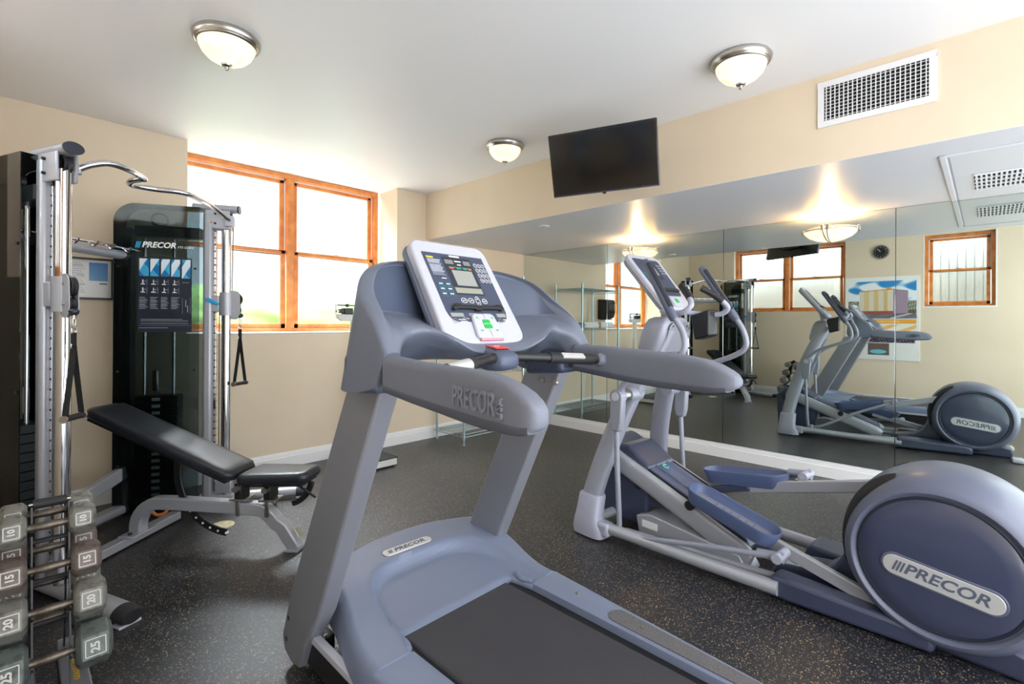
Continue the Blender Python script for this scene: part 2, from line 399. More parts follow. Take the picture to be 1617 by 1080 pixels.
# ------------------------------------------------------------------ windows
def window(name, o, U, N, Wd, Hh, units, latch=True):
    """o = lower left corner on the frame's inner face, U along, N into the room"""
    o = Vector(o); U = Vector(U); N = Vector(N); Z = V(0, 0, 1)
    def bar(mb, a0, a1, z0, z1, n0, n1):
        mb.obox(o + U * (a0 + a1) / 2 + Z * (z0 + z1) / 2 + N * (n0 + n1) / 2, (U, Z, N), (abs(a1 - a0) / 2, abs(z1 - z0) / 2, abs(n1 - n0) / 2))
    f = MB(); t = .045
    bar(f, 0, t, 0, Hh, -.10, 0); bar(f, Wd - t, Wd, 0, Hh, -.10, 0); bar(f, t, Wd - t, Hh - t, Hh, -.10, 0); bar(f, t, Wd - t, 0, t * .7, -.10, 0.008)
    uw = Wd / units
    for i in range(1, units): bar(f, i * uw - .032, i * uw + .032, t * .7, Hh - t, -.10, 0.006)
    root = st(f.build(name, 'wood_frame', bevel=0.004))
    for i in range(units):
        a0 = i * uw + (t if i == 0 else .032); a1 = (i + 1) * uw - (t if i == units - 1 else .032); zb = t * .7; zt = Hh - t; zm = Hh * .5
        for z0, z1, nn, up in ((zm - .018, zt - .012, -.062, 1), (zb, zm + .018, -.022, 0)):
            s_ = MB(); w_ = .042
            g = .012
            bar(s_, a0 + g, a0 + g + w_, z0, z1, nn - .03, nn); bar(s_, a1 - g - w_, a1 - g, z0, z1, nn - .03, nn)
            bar(s_, a0 + g, a1 - g, z0, z0 + (w_ * .8 if up else w_ * 1.1), nn - .03, nn); bar(s_, a0 + g, a1 - g, z1 - w_ * .8, z1, nn - .03, nn)
            so = s_.build('sash', 'wood_frame', root, bevel=0.003)
            p = MB(); bar(p, a0 + g + w_ * .5, a1 - g - w_ * .5, z0 + .02, z1 - .02, nn - .018, nn - .013); p.build('pane', 'frosted_glass', so, smooth=0)
            # white weather strip visible between sash and frame
            if up:
                q = MB(); bar(q, a0, a0 + g, z0, z1 + g, nn - .02, nn + .004); bar(q, a1 - g, a1, z0, z1 + g, nn - .02, nn + .004); bar(q, a0, a1, z1, z1 + g, nn - .02, nn + .004)
                q.build('weather_strip', 'white_trim', so, smooth=0)
        if latch:
            c = (a0 + a1) / 2; l = MB(); bar(l, c - .03, c + .03, zm + .018, zm + .026, -.045, -.022); bar(l, c - .008, c + .035, zm + .026, zm + .034, -.04, -.028)
            l.build('latch', 'brushed', root, bevel=0.002)
    return root
window('window_1', (RX0 - .02, 5.0, 1.248), (1, 0, 0), (0, -1, 0), 1.955, HC - 1.248, 2)
window('window_2', (XO - .10, P0, PZ), (0, 1, 0), (1, 0, 0), P1 - P0, HC - PZ, 2)
window('window_3', (XO - .10, Q0, QZ), (0, 1, 0), (1, 0, 0), Q1 - Q0, QT - QZ, 1)
st(MB().box(XO - .02, XO + .004, Q0 - .02, Q1 + .02, QZ - .02, QZ).box(XO - .02, XO + .003, Q0 - .015, Q0, QZ, QT).box(XO - .02, XO + .003, Q1, Q1 + .015, QZ, QT).build('trim_2', 'white_trim', bevel=0.002))

# outside the windows: ground, a soft hedge and vertical boards
st(MB().box(-6, 8, 5.2, 14, -.3, 0.9).build('ground_outside', 'ground', smooth=0))
hb = bmesh.new(); bmesh.ops.create_icosphere(hb, subdivisions=4, radius=1)
for v in hb.verts:
    v.co *= 1 + .07 * math.sin(v.co.x * 9 + 2) * math.sin(v.co.y * 7) + .05 * math.sin(v.co.z * 13 + v.co.x * 5)
hm = bpy.data.meshes.new('hedge'); hb.to_mesh(hm); hb.free(); hm.materials.append(MATS['hedge']); hm.shade_smooth()
for i, (x, y, z, sx, sz, lab) in enumerate(((1.7, 7.4, 1.30, 1.05, .50, 'soft green hedge seen through the frosted left pane of the main window'), (4.0, 7.6, 1.22, 1.15, .42, 'pale green hedge seen through the frosted right pane of the main window'))):
    h = bpy.data.objects.new('hedge', hm); C.objects.link(h); h.location = (x, y, z); h.scale = (sx, .5, sz); tag(h, lab, 'hedge', 'hedges outside the window')
fen = MB()
for i in range(56):
    y = -1.1 + i * .105
    fen.box(XO - .85, XO - .83, y, y + .098, .9, 3.2)
fo = st(fen.build('wall_outside', 'fence_white', smooth=0))
MB().box(XO - .88, XO - .87, -1.1, 4.8, .9, 3.2).build('backing', 'upright_paint', fo, smooth=0)

# ------------------------------------------------------------------ mirror panels
names = ['mirror panel in the corner by the window wall, behind the wire shelf', 'mirror panel second from the corner, behind the elliptical console',
         'mirror panel third from the corner, reflecting the window pair and clock', 'mirror panel fourth from the corner, reflecting the wheel and single window',
         'mirror panel fifth from the corner, nearest the right edge of the view']
ye = YW
for i, lab in enumerate(names):
    y1 = ye - .0015; y0 = ye - 1.3705; ye -= 1.372
    tag(MB().box(XM, XM + .008, y0, y1, .142, HS - .002).build('mirror_panel', 'mirror_glass', bevel=0.0015, seg=1), lab, 'mirror', 'wall mirror panels')
st(MB().box(XM + .0085, XM + .0115, YB, YW, .142, HS).build('trim_3', 'mirror_edge', smooth=0))

# ------------------------------------------------------------------ ceiling lights
t = thing('ceiling_light', 'flush ceiling light with alabaster bowl, left one above the cable machine', 'ceiling light', (.78, 2.83, HC), 'flush alabaster ceiling lights')
o = (.78, 2.83, HC)
MB().lathe([(.0, 0), (.150, 0), (.158, -.012), (.155, -.028), (.146, -.038), (.142, -.036), (.138, -.044), (.132, -.046), (.128, -.040)], o, n=48).build('pan', 'brushed', t, smooth=60)
MB().lathe([(.130, -.036), (.128, -.058), (.115, -.085), (.09, -.112), (.055, -.132), (.02, -.142), (0.001, -.143)], o, n=40).build('bowl', 'alabaster', t, smooth=80)
MB().lathe([(0.001, -.140), (.026, -.141), (.024, -.149), (.012, -.152), (.008, -.158), (.010, -.164), (.007, -.170), (0.001, -.172)], o, n=20).build('finial', 'brushed', t, smooth=60)
dup(t, (2.82, .985, HC), 'flush ceiling light with alabaster bowl, between the television and the air grille')
dup(t, (2.845, 2.86, HC), 'flush ceiling light with alabaster bowl, smallest one left of the television')
dup(t, (.78, .985, HC), 'flush ceiling light with alabaster bowl, over the front of the room')

def sconce(y, lab):
    z = 2.175; o = (XM - .001, y, z); R = .205
    t = thing('wall_sconce', lab, 'wall light', o, 'half bowl sconces on the mirror')
    prof = [(R * .98, -.012), (R * .93, -.035), (R * .78, -.065), (R * .52, -.09), (R * .25, -.102), (0.001, -.105)]
    MB().lathe(prof, o, n=28, a0=PI / 2, a1=PI * 1.5).build('bowl', 'alabaster', t, smooth=80)
    for zz in (0, -.016):
        MB().tube([(XM - .001 - R * math.sin(a), y + R * math.cos(a), z + zz) for a in [PI * k / 28 for k in range(29)]], .0045, 8).build('rim', 'brushed', t)
    for s_ in (-1, 1):
        MB().box(XM - .03, XM, y + s_ * (R + .005) - .008, y + s_ * (R + .005) + .008, z - .03, z + .014).build('end_bracket', 'brushed', t, bevel=.002)
        pts = [(XM - .002 - (R + .004) * math.cos(a), y + s_ * .02 * (1 - .6 * math.sin(a)), z - .004 - .106 * math.sin(a)) for a in [PI / 2 * k / 12 for k in range(13)]]
        MB().tube(pts, .005, 8).build('strap', 'brushed', t)
    MB().box(XM - R - .014, XM - R + .002, y - .03, y - .008, z - .03, z + .016).box(XM - R - .014, XM - R + .002, y + .008, y + .03, z - .03, z + .016).build('clasp', 'brushed', t, bevel=.002)
    d = bpy.data.lights.new('bulb', 'POINT'); d.energy = 6.5; d.color = (1, .64, .32); d.shadow_soft_size = .03
    l = bpy.data.objects.new('bulb', d); C.objects.link(l); l.location = (-.08, 0, .01); l.parent = t
sconce(.99, 'half bowl sconce on the mirror near the clock reflection, lit')
sconce(2.842, 'half bowl sconce on the mirror behind the elliptical console, lit')

# ------------------------------------------------------------------ supply grille on the soffit face
t = thing('air_grille', 'white supply air grille high on the beige soffit face', 'vent', (XS, .46, 2.51))
y0, y1, z0, z1 = .190, .728, 2.508, 2.775; b_ = .034; x = XS
MB().box(x - .012, x, y0, y1, z0, z0 + b_).box(x - .012, x, y0, y1, z1 - b_, z1).box(x - .012, x, y0, y0 + b_, z0 + b_, z1 - b_).box(x - .012, x, y1 - b_, y1, z0 + b_, z1 - b_).build('frame', 'vent_white', t, bevel=.002)
MB().box(x - .0035, x - .0005, y0 + b_, y1 - b_, z0 + b_, z1 - b_).build('backing', 'dark_void', t, smooth=0)
ns = 22
for i in range(ns):
    yy = y0 + b_ + (i + .5) * (y1 - y0 - 2 * b_) / ns; MB().box(x - .016, x - .0035, yy - .0022, yy + .0022, z0 + b_, z1 - b_).build('slat', 'vent_white', t, smooth=0)
for i in range(10):
    zz = z0 + b_ + (i + .5) * (z1 - z0 - 2 * b_) / 10; MB().box(x - .008, x - .0035, y0 + b_, y1 - b_, zz - .0015, zz + .0015).build('slat', 'vent_white', t, smooth=0)
# access panel with return grille under the soffit
t = thing('ceiling_panel', 'painted access panel with return grille under the soffit, by the mirror', 'vent', (4.3, -.5, HS))
MB().box(3.640, 5.0, .170, .199, HS - .012, HS).box(3.640, 3.670, -1.2, .170, HS - .012, HS).box(3.64, 5.0, -1.23, -1.2, HS - .012, HS).build('frame', 'soffit_paint', t, bevel=.003)
MB().box(3.682, 5.0, -1.19, .158, HS - .008, HS).build('panel', 'soffit_paint', t, bevel=.002)
gx0, gx1, gy0, gy1 = 4.19, 4.64, -.75, .065
MB().box(gx0, gx1, gy0, gy1, HS - .0095, HS - .008).build('backing', 'dark_void', t, smooth=0)
for i in range(36):
    yy = gy0 + (i + .5) * (gy1 - gy0) / 36; MB().box(gx0, gx1, yy - .005, yy + .005, HS - .018, HS - .0095).build('slat', 'vent_white', t, smooth=0)
for i in range(5):
    xx = gx0 + (i) * (gx1 - gx0) / 4; MB().box(xx - .005, xx + .005, gy0, gy1, HS - .019, HS - .0095).build('divider', 'vent_white', t, smooth=0)
tag(MB().lathe([(0.001, 0), (.05, 0), (.05, -.008), (.045, -.011), (0.001, -.012)], (3.65, 3.118, HS), n=24).build('ceiling_disc', 'soffit_paint', smooth=40), 'small round cover plate under the soffit near the window wall', 'cover plate')

# ------------------------------------------------------------------ television
TL, TR, BR, BL = [V(0, 0, 1.35) + (V(*p) - V(0, 0, 1.35)) * .8 for p in ((3.2008, 2.7004, 2.9427), (3.5159, 1.8575, 2.9572), (3.6553, 1.9060, 2.4610), (3.3402, 2.7489, 2.4465))]
U = (TR - TL).normalized(); D = (BL - TL); D = (D - U * D.dot(U)).normalized(); Nn = U.cross(D)
if Nn.dot(V(0, 0, 1.35) - TL) < 0: Nn = -Nn
tw = (TR - TL).length; th = (BL - TL).length; tc_ = TL + U * tw / 2 + D * th / 2
t = thing('television', 'black flat television tilted down on a bracket below the ceiling', 'television', tuple(tc_))
MB().obox(tc_ - Nn * .02, (U, D, Nn), (tw / 2, th / 2, .020)).build('casing', 'tv_black', t, bevel=.005)
MB().obox(tc_ + Nn * .0008, (U, D, Nn), (tw / 2 - .014, th / 2 - .018, .0012)).build('screen', 'tv_screen', t, smooth=0)
MB().obox(tc_ + D * (th / 2 - .004) + Nn * .001, (U, D, Nn), (tw / 2 - .01, .0035, .003)).build('lower_strip', 'panel_dark', t, bevel=.001)
MB().obox(tc_ + D * (th / 2 + .004), (U, D, Nn), (.012, .006, .004)).build('sensor', 'tv_black', t, bevel=.001)
MB().obox(tc_ + D * (th / 2 - .008) + U * (tw * .36) + Nn * .002, (U, D, Nn), (.004, .002, .001)).build('standby_light', 'red_plastic', t)
MB().obox(tc_ - Nn * .055, (U, D, Nn), (.11, .11, .016)).build('back_plate', 'black_plastic', t, bevel=.004)
bp_ = tc_ - Nn * .07
MB().beam(bp_, (XS - .02, bp_.y + .1, 2.5), .04, .05).build('arm', 'black_plastic', t, bevel=.004)
MB().box(XS - .022, XS, bp_.y, bp_.y + .2, 2.4, 2.62).build('wall_plate', 'black_plastic', t, bevel=.004)

# ------------------------------------------------------------------ wall pieces opposite the mirror
t = thing('wall_clock', 'round black faced wall clock with silver rim between the windows', 'clock', (XO, 1.298, 2.568))
o = (XO, 1.298, 2.568)
MB().lathe([(0.001, .028), (.10, .028), (.104, .034), (.116, .034), (.122, .022), (.122, 0), (0.001, 0)], o, ax=(1, 0, 0), n=40).build('rim', 'brushed', t, smooth=40)
MB().lathe([(0.001, .030), (.100, .030), (.100, .029)], o, ax=(1, 0, 0), n=40).build('face', 'black_plastic', t)
for k in range(1, 13):
    a = k * PI / 6; text(str(k), .026, (XO + .031, 1.298 + .08 * math.sin(a), 2.568 + .08 * math.cos(a)), (0, 1, 0), (0, 0, 1), t, ext=.0005, name='numeral')
for a, L in ((1.4 * PI / 6, .078), (1.15 * PI / 6, .05)):
    MB().beam((XO + .033, 1.298, 2.568), (XO + .033, 1.298 + L * math.sin(a), 2.568 + L * math.cos(a)), .005, .002, up=(1, 0, 0)).build('hand', 'white_print', t, smooth=0)

t = thing('poster', 'large white poster board with a hotel tower picture on the wall', 'poster', (XO, 1.29, .75))
MB().box(XO, XO + .012, .785, 1.795, .75, 2.15).build('board', 'paper', t, bevel=.002)
cv = Canvas(190, 250, (238, 238, 236))
def sky(x, y):
    c = .5 + .5 * math.sin(x * 11 + math.sin(y * 19) * 1.3) * math.sin(y * 23 + x * 5); q = sm(.35, .7, c + (y - .08) * 2.5)
    k = round(q * 6) / 6; return tuple(int(lerp(a, b, k)) for a, b in zip((40, 140, 205), (236, 242, 246)))
cv.rect(.04, .05, .96, .32, sky)
def town(x, y):
    h = (int(x * 95) * 73 + int(y * 130) * 151) % 17; return [(120, 130, 120), (90, 110, 90), (170, 165, 150), (70, 80, 70), (205, 200, 185), (96, 120, 90)][h % 6]
cv.rect(.04, .29, .96, .45, town)
cv.rect(.04, .42, .96, .62 * .9, (108, 104, 118)); cv.rect(.04, .40, .96, .44, lambda x, y: [(70, 96, 60), (60, 80, 56), (150, 90, 60)][(int(x * 90) * 7) % 3])
def tower(x, y):
    u = (x - .20) / .46
    if 0 <= u <= 1 and .145 + .02 * (1 - u) < y < .45:
        if y < .158 + .02 * (1 - u): return (224, 150, 70)
        if y > .41: return (160, 84, 66)
        wx = int(x * 190) % 4; wy = int(y * 250) % 4
        return (120, 110, 110) if (wx < 1.5 and wy < 2) else ((244, 236, 214) if int(u * 7) % 2 == 0 else (238, 208, 140))
    u = (x - .66) / .19
    if 0 <= u <= 1 and .150 + .02 * u < y < .44:
        return (150, 130, 150) if int(x * 190) % 3 == 0 or int(y * 250) % 3 == 0 else (176, 152, 168)
    if abs(x - .60) < .045 * (1 - (.150 - y) / .03) and .12 < y < .150: return (226, 140, 60)
cv.where(tower)
cv.where(lambda x, y: (236, 236, 232) if y > .5 + (x - .3) * -.0 else None)
cv.where(lambda x, y: (120, 116, 130) if .45 < y <= .5 and .04 < x < .96 and (x * 1.2 + y * 4) % .3 < .2 else None)
cv.where(lambda x, y: (214, 214, 216) if .44 < y <= .5 and .62 < x < .94 and abs((y - .5) + (x - .62) * .22) < .006 else None)
cv.rect(.04, .512, .96, .565, (238, 170, 60)); cv.rect(.25, .530, .74, .545, lambda x, y: (250, 230, 190) if int(x * 190) % 3 else (238, 170, 60))
cv.rect(.04, .575, .96, .66, lambda x, y: (236, 190, 120) if (x * 3 + y * 9) % 1 < .4 else (244, 236, 220))
cv.rect(.32, .70, .94, .79, lambda x, y: (38, 34, 48) if (int(x * 60) * 5 + int(y * 70) * 3) % 11 < 8 else (150, 130, 150))
cv.rect(.32, .80, .61, .945, lambda x, y: (110, 200, 214) if ((x - .46) / .11) ** 2 + ((y - .90) / .025) ** 2 < 1 else [(70, 60, 80), (110, 90, 90), (60, 90, 60), (170, 120, 110)][(int(x * 190) * 7 + int(y * 250) * 5) % 4])
cv.rect(.08, .86, .24, .875, lambda x, y: (70, 90, 130) if int(x * 190) % 4 else (238, 238, 236))
cv.p = [r[::-1] for r in cv.p]
cv.mesh('picture_print', (XO + .013, .785, 2.15), (0, 1, 0), (0, 0, -1), 1.01, 1.40, t)

# ------------------------------------------------------------------ framed notice on the window wall
t = thing('framed_notice', 'black framed notice with a blue picture on the wall behind the cable machine', 'picture frame', (.36, YW, 1.5))
x0, x1, z0, z1 = .18, .535, 1.50, 1.80
MB().box(x0, x1, YW - .02, YW, z0, z0 + .014).box(x0, x1, YW - .02, YW, z1 - .014, z1).box(x0, x0 + .014, YW - .02, YW, z0, z1).box(x1 - .014, x1, YW - .02, YW, z0, z1).build('frame', 'black_plastic', t, bevel=.002)
cv = Canvas(90, 76, (236, 236, 234))
cv.rect(.62, .06, .94, .55, lambda x, y: (70 + int(50 * y), 130 + int(40 * y), 200)); cv.rect(.80, .60, .93, .64, (90, 130, 190))
for k in range(16):
    cv.rect(.10, .10 + k * .05, .26 + .08 * ((k * 7) % 3) / 3, .115 + k * .05, (170, 170, 176)); cv.rect(.36, .10 + k * .05, .50 + .08 * ((k * 5) % 4) / 4, .115 + k * .05, (170, 170, 176))
cv.mesh('notice_print', (x0 + .014, YW - .006, z1 - .014), (1, 0, 0), (0, 0, -1), x1 - x0 - .028, z1 - z0 - .028, t)

tag(MB().lathe([(0.001, .003), (.068, .003), (.07, 0)], (.987, 3.62, 0), n=36).build('floor_decal', 'cream_disc'), 'round cream and gold disc lying on the rubber floor under the bench', 'floor disc')

# ------------------------------------------------------------------ cable machine
cm = thing('cable_machine', 'dual tower cable machine with smoked shrouds and a chrome pull-up bar', 'cable machine', (.66, 3.85, 0))
def placard():
    cv = Canvas(116, 150, (40, 44, 58))
    for k in range(5):
        x0 = .03 + k * .195; 
        cv.rect(x0, .02, x0 + .165, .25 + (.02 if k == 4 else 0), lambda x, y, k=k: (230, 244, 250) if math.sin((x * 5 + k) * 3 + y * 13) > .45 else ((70, 175, 220) if math.sin(y * 21 - x * 17 + k) > -.2 else (30, 120, 180)))
    for r_ in range(2):
        for k in range(4):
            x0 = .03 + k * .195; y0 = .29 + r_ * .11
            cv.rect(x0 + .12, y0, x0 + .15, y0 + .085, (84, 90, 110)); cv.rect(x0 + .02, y0 + .06, x0 + .10, y0 + .075, (225, 225, 220)); cv.rect(x0 + .05, y0 + .01, x0 + .07, y0 + .06, (225, 225, 220)); cv.rect(x0 + .07, y0 + .03, x0 + .12, y0 + .035, (180, 186, 196))
    for k in range(5):
        for j in range(10):
            if k == 4 and (j < 99): continue
            cv.rect(.03 + k * .195, .535 + j * .018, .03 + k * .195 + .10 + .06 * ((j * 7 + k * 3) % 5) / 5, .541 + j * .018, (170, 174, 186))
    for j in range(3): cv.rect(.82, .29 + j * .02, .95, .296 + j * .02, (160, 164, 176))
    cv.rect(.82, .53, .97, .535, (120, 124, 140)); cv.rect(.82, .75, .97, .755, (120, 124, 140)); cv.rect(.82, .53, .825, .755, (120, 124, 140)); cv.rect(.965, .53, .97, .755, (120, 124, 140))
    cv.rect(.88, .57, .90, .66, (150, 154, 168)); cv.rect(.91, .64, .93, .73, (150, 154, 168))
    cv.rect(.03, .79, .97, .795, (110, 114, 128)); cv.rect(.03, .905, .97, .91, (110, 114, 128))
    for j in range(5): cv.rect(.05, .81 + j * .018, .93 - .1 * (j % 2), .816 + j * .018, (150, 154, 166))
    cv.rect(.03, .94, .55, .946, (170, 174, 186))
    return cv
def tower(col, e, n, side):
    c0 = V(col[0], col[1], 0); e = V(*e, 0).normalized(); n = V(*n, 0).normalized(); Z = V(0, 0, 1)
    def P(a, b, z): return c0 + e * a + n * b + Z * z
    def slab(mb, a0, a1, b0, b1, z0, z1): return mb.obox(P((a0 + a1) / 2, (b0 + b1) / 2, (z0 + z1) / 2), (e, n, Z), ((a1 - a0) / 2, abs(b1 - b0) / 2, (z1 - z0) / 2))
    TOP = 2.16
    slab(MB(), -.030, .030, -.05, .05, .03, TOP - .02).build('column', 'silver_paint', cm, bevel=.018, seg=3)
    # shroud frame with a rounded top corner, rear post, panels
    L = .55
    prof = [(-.035, .03), (-.035, TOP)] + [(-L + .13 - .13 * math.sin(a), TOP - .13 + .13 * math.cos(a)) for a in [PI / 2 * k / 8 for k in range(9)]] + [(-L, .03)]
    inner = [(-.05, .05), (-.05, TOP - .02)] + [(-L + .13 - .11 * math.sin(a), TOP - .13 + .11 * math.cos(a)) for a in [PI / 2 * k / 8 for k in range(9)]] + [(-L + .02, .05)]
    for s_ in (1, -1):
        sh = MB().prism(prof, lambda a, z, d: P(a, d, z), s_ * .098, s_ * .102).build('shroud_panel', 'smoked_acrylic', cm, smooth=0)
        fr = MB(); m_ = len(prof)
        for j in range(m_):
            j2 = (j + 1) % m_; o1 = P(prof[j][0], s_ * .095, prof[j][1]); o2 = P(prof[j2][0], s_ * .095, prof[j2][1])
            fr.beam(o1, o2, .004, .022, up=tuple(n)) if False else None
        for z in (.35, 1.0, 1.72):
            MB().cyl(P(-L + .03, s_ * .102, z), P(-L + .03, s_ * .108, z), .008, n=12).build('panel_bolt', 'black_plastic', sh)
            MB().cyl(P(-.06, s_ * .102, z), P(-.06, s_ * .108, z), .008, n=12).build('panel_bolt', 'black_plastic', sh)
    rim_ = MB(); m_ = len(prof)
    for j in range(1, m_ - 1):
        a_, z_ = prof[j]; b_, y_ = prof[j + 1]
        rim_.add([P(a_, -.097, z_), P(a_, .097, z_), P(b_, .097, y_), P(b_, -.097, y_)], [(0, 1, 2, 3)])
    rim_.build('shroud_edge', 'stack_black', cm, smooth=60)
    slab(MB(), -L + .03, -L + .08, -.04, .04, .03, TOP - .16).build('rear_post', 'stack_black', cm, bevel=.006)
    slab(MB(), -L + .03, -.04, -.07, .07, .0, .05).build('tower_base', 'black_plastic', cm, bevel=.006)
    slab(MB(), -L + .10, -.04, -.05, .05, TOP - .22, TOP - .14).build('top_brace', 'stack_black', cm, bevel=.01)
    for a in (-.40, -.22): MB().cyl(P(a, 0, .06), P(a, 0, TOP - .2), .011, n=12).build('guide_rod', 'chrome', cm)
    slab(MB(), -.34, -.30, .03, .05, .85, 1.0).build('selector_stem', 'brushed', cm, bevel=.01)
    for k in range(15):
        slab(MB(), -.44, -.18, -.06, .06, .10 + k * .048, .144 + k * .048).build('weight_plate', 'stack_black', cm, bevel=.003, seg=1)
        slab(MB(), -.335, -.285, .0605, .0625, .112 + k * .048, .134 + k * .048).build('weight_label', 'white_print', cm, smooth=0) if k % 1 == 0 else None
    MB().lathe([(.045, -.012), (.055, -.012), (.055, .012), (.045, .012), (.04, 0), (.045, -.012)], P(-.31, 0, TOP - .09), ax=tuple(n), n=24).build('top_pulley', 'black_plastic', cm)
    # hole strip and chrome pole
    slab(MB(), .034, .050, -.016, .016, .10, TOP - .10).build('hole_strip', 'chrome', cm, bevel=.002)
    hs_ = MB()
    for k in range(38):
        z = .16 + k * .05
        for s_ in (-1, 1): hs_.cyl(P(.042, s_ * .0158, z), P(.042, s_ * .0166, z), .006, n=8)
        hs_.cyl(P(.0498, 0, z), P(.0505, 0, z), .006, n=8)
    hs_.build('holes', 'dark_void', cm, smooth=0, kind='stuff')
    MB().cyl(P(.112, 0, .06), P(.112, 0, TOP - .08), .032, n=32).build('guide_pole', 'chrome', cm)
    # top head
    hd = slab(MB(), -.02, .145, -.045, -.030, TOP - .14, TOP + .0); slab(hd, -.02, .145, .030, .045, TOP - .14, TOP + .0)
    hd.build('head_plates', 'silver_paint', cm, bevel=.012)
    MB().tube([P(-.10, 0, TOP + .015), P(.19, 0, TOP + .015)], .030, 24, flat=1.45).build('head_cover', 'silver_paint', cm)
    MB().tube([P(.19, 0, TOP + .015), P(.200, 0, TOP + .015)], .030, 24, flat=1.45).build('head_cap', 'panel_darker', cm)
    for a, z in ((.05, TOP - .03), (.05, TOP - .10)):
        for s_ in (-1, 1): MB().cyl(P(a, s_ * .045, z), P(a, s_ * .058, z), .008, n=6).build('bolt', 'black_plastic', cm)
    MB().lathe([(.03, -.014), (.045, -.018), (.045, -.012), (.040, 0), (.045, .012), (.045, .018), (.03, .014)], P(.115, 0, TOP - .055), ax=tuple(n), n=28).build('pulley', 'black_rubber', cm)
    slab(MB(), -.01, .03, .046, .048, TOP - .10, TOP - .085).build('label', 'orange_plastic', cm, smooth=0)
    # carriage
    zc = 1.475
    cg = slab(MB(), .02, .075, -.040, .040, zc - .06, zc + .06); cg.build('carriage_block', 'silver_paint', cm, bevel=.006)
    MB().cyl(P(.112, 0, zc - .085), P(.112, 0, zc + .085), .044, n=28).build('carriage_sleeve', 'silver_paint', cm)
    s0 = side
    lev = MB().prism([(-.005, .018), (.012, .022), (.075, -.012), (.078, -.026), (.066, -.032), (.0, -.008), (-.012, .004)], lambda a, z, d: P(a, d, zc + z + .02), s0 * .040, s0 * .056).build('lever', 'blue_lever', cm, bevel=.004)
    for s_ in (-1, 1):
        MB().prism([(.165 + .055 * math.cos(a) * .8, .0 + (.055 * math.sin(a) + (.03 if math.sin(a) > 0 else -.075))) for a in [2 * PI * k / 20 for k in range(20)]], lambda a, z, d: P(a, d, zc + z + .015), s_ * .016, s_ * .021).build('pulley_plate', 'silver_paint', cm, bevel=.002)
    MB().lathe([(.02, -.010), (.045, -.013), (.047, -.010), (.040, 0), (.047, .010), (.045, .013), (.02, .010)], P(.175, 0, zc + .035), ax=tuple(n), n=28).build('carriage_pulley', 'black_rubber', cm)
    MB().lathe([(.02, -.010), (.030, -.013), (.032, -.010), (.026, 0), (.032, .010), (.030, .013), (.02, .010)], P(.180, 0, zc - .045), ax=tuple(n), n=24).build('carriage_pulley', 'black_rubber', cm)
    MB().beam(P(.13, 0, zc), P(.16, 0, zc), .03, .04).build('carriage_arm', 'silver_paint', cm, bevel=.004)
    for z in (zc + .05, zc - .05): MB().cyl(P(.165, -.027, z), P(.165, .027, z), .006, n=8).build('bolt', 'brushed', cm)
    MB().tube([P(.158, 0, TOP - .06), P(.150, 0, zc + .09), P(.150, 0, zc + .05)], .0032, 8).build('cable', 'black_plastic', cm)
    MB().tube([P(.075, side * .03, zc - .06), P(.075, side * .03, .12)], .0032, 8).build('cable', 'black_plastic', cm)
    MB().lathe([(0.001, .018), (.012, .017), (.020, .008), (.022, 0), (.018, -.010), (.010, -.016), (0.001, -.017)], P(.205, 0, zc - .085), n=20).build('stop_ball', 'panel_darker', cm, smooth=70)
    # low pulley bracket and foot
    slab(MB(), .05, .16, -.035, .035, .08, .18).build('low_bracket', 'silver_paint', cm, bevel=.01)
    MB().tube([P(-.05, 0, .045), P(.62, 0, .045)], .036, 20, flat=1.35).build('foot_tube', 'silver_paint', cm)
    MB().tube([P(.60, 0, .045), P(.655, 0, .045), P(.675, 0, .042)], [.0375, .0375, .030], 20, flat=1.35).build('foot_cap', 'black_rubber', cm)
    slab(MB(), .60, .66, -.045, .045, .0, .012).build('foot_pad', 'white_plastic', cm, bevel=.003)
    # handle clipped to the cable
    return P
eA, nA, eB, nB = (.36, -.93), (.93, .36), (.87, -.48), (-.48, -.87)
PA = tower((.14, 3.33), eA, nA, 1)
PB = tower((1.02, 4.10), eB, nB, 1)
def on_panel(P, U, w_, a_c, off, nm):
    """instruction placard behind the inner panel; a_c = left edge along U"""
    global cm
    Uv = Vector((*U, 0)).normalized()
    o = P
    cv = placard(); cv.mesh('placard', o, Uv, (0, 0, -1), w_, .52, cm)
    cx = o + Uv * w_ * .33 + V(0, 0, .13)
    text('PRECOR', .054, o + Uv * (w_ * .38) + V(0, 0, .085), Uv, (0, 0, 1), cm, shear=.25, wscale=1.0, bold=.0015)
    text('FTS GLIDE', .022, o + Uv * (w_ * .88) + V(0, 0, .075), Uv, (0, 0, 1), cm, shear=.25)
    for k in range(3):
        q = o + Uv * (w_ * .38 - .138 + k * .010) + V(0, 0, .085); MB().add([q - V(0, 0, .022) - Uv * .004, q - V(0, 0, .022) + Uv * .003, q + V(0, 0, .022) + Uv * .014, q + V(0, 0, .022) + Uv * .007], [(0, 1, 2, 3)]).build('logo_stripe', 'blue_lever', cm, smooth=0, fix=False)
on_panel(PB(-.405, .104, 1.79), eB, .325, 0, 0, 'b')
on_panel(PA(-.09, .104, 1.79), (-.36, .93), .325, 0, 0, 'a')
MB().tube([V(.73 + .045 * math.cos(a), 4.10 + .02 * math.sin(a), .05 + .04 * math.sin(a)) for a in [2 * PI * k / 20 for k in range(20)]], .011, 10, closed=True).build('bungee_ring', 'orange_plastic', cm)
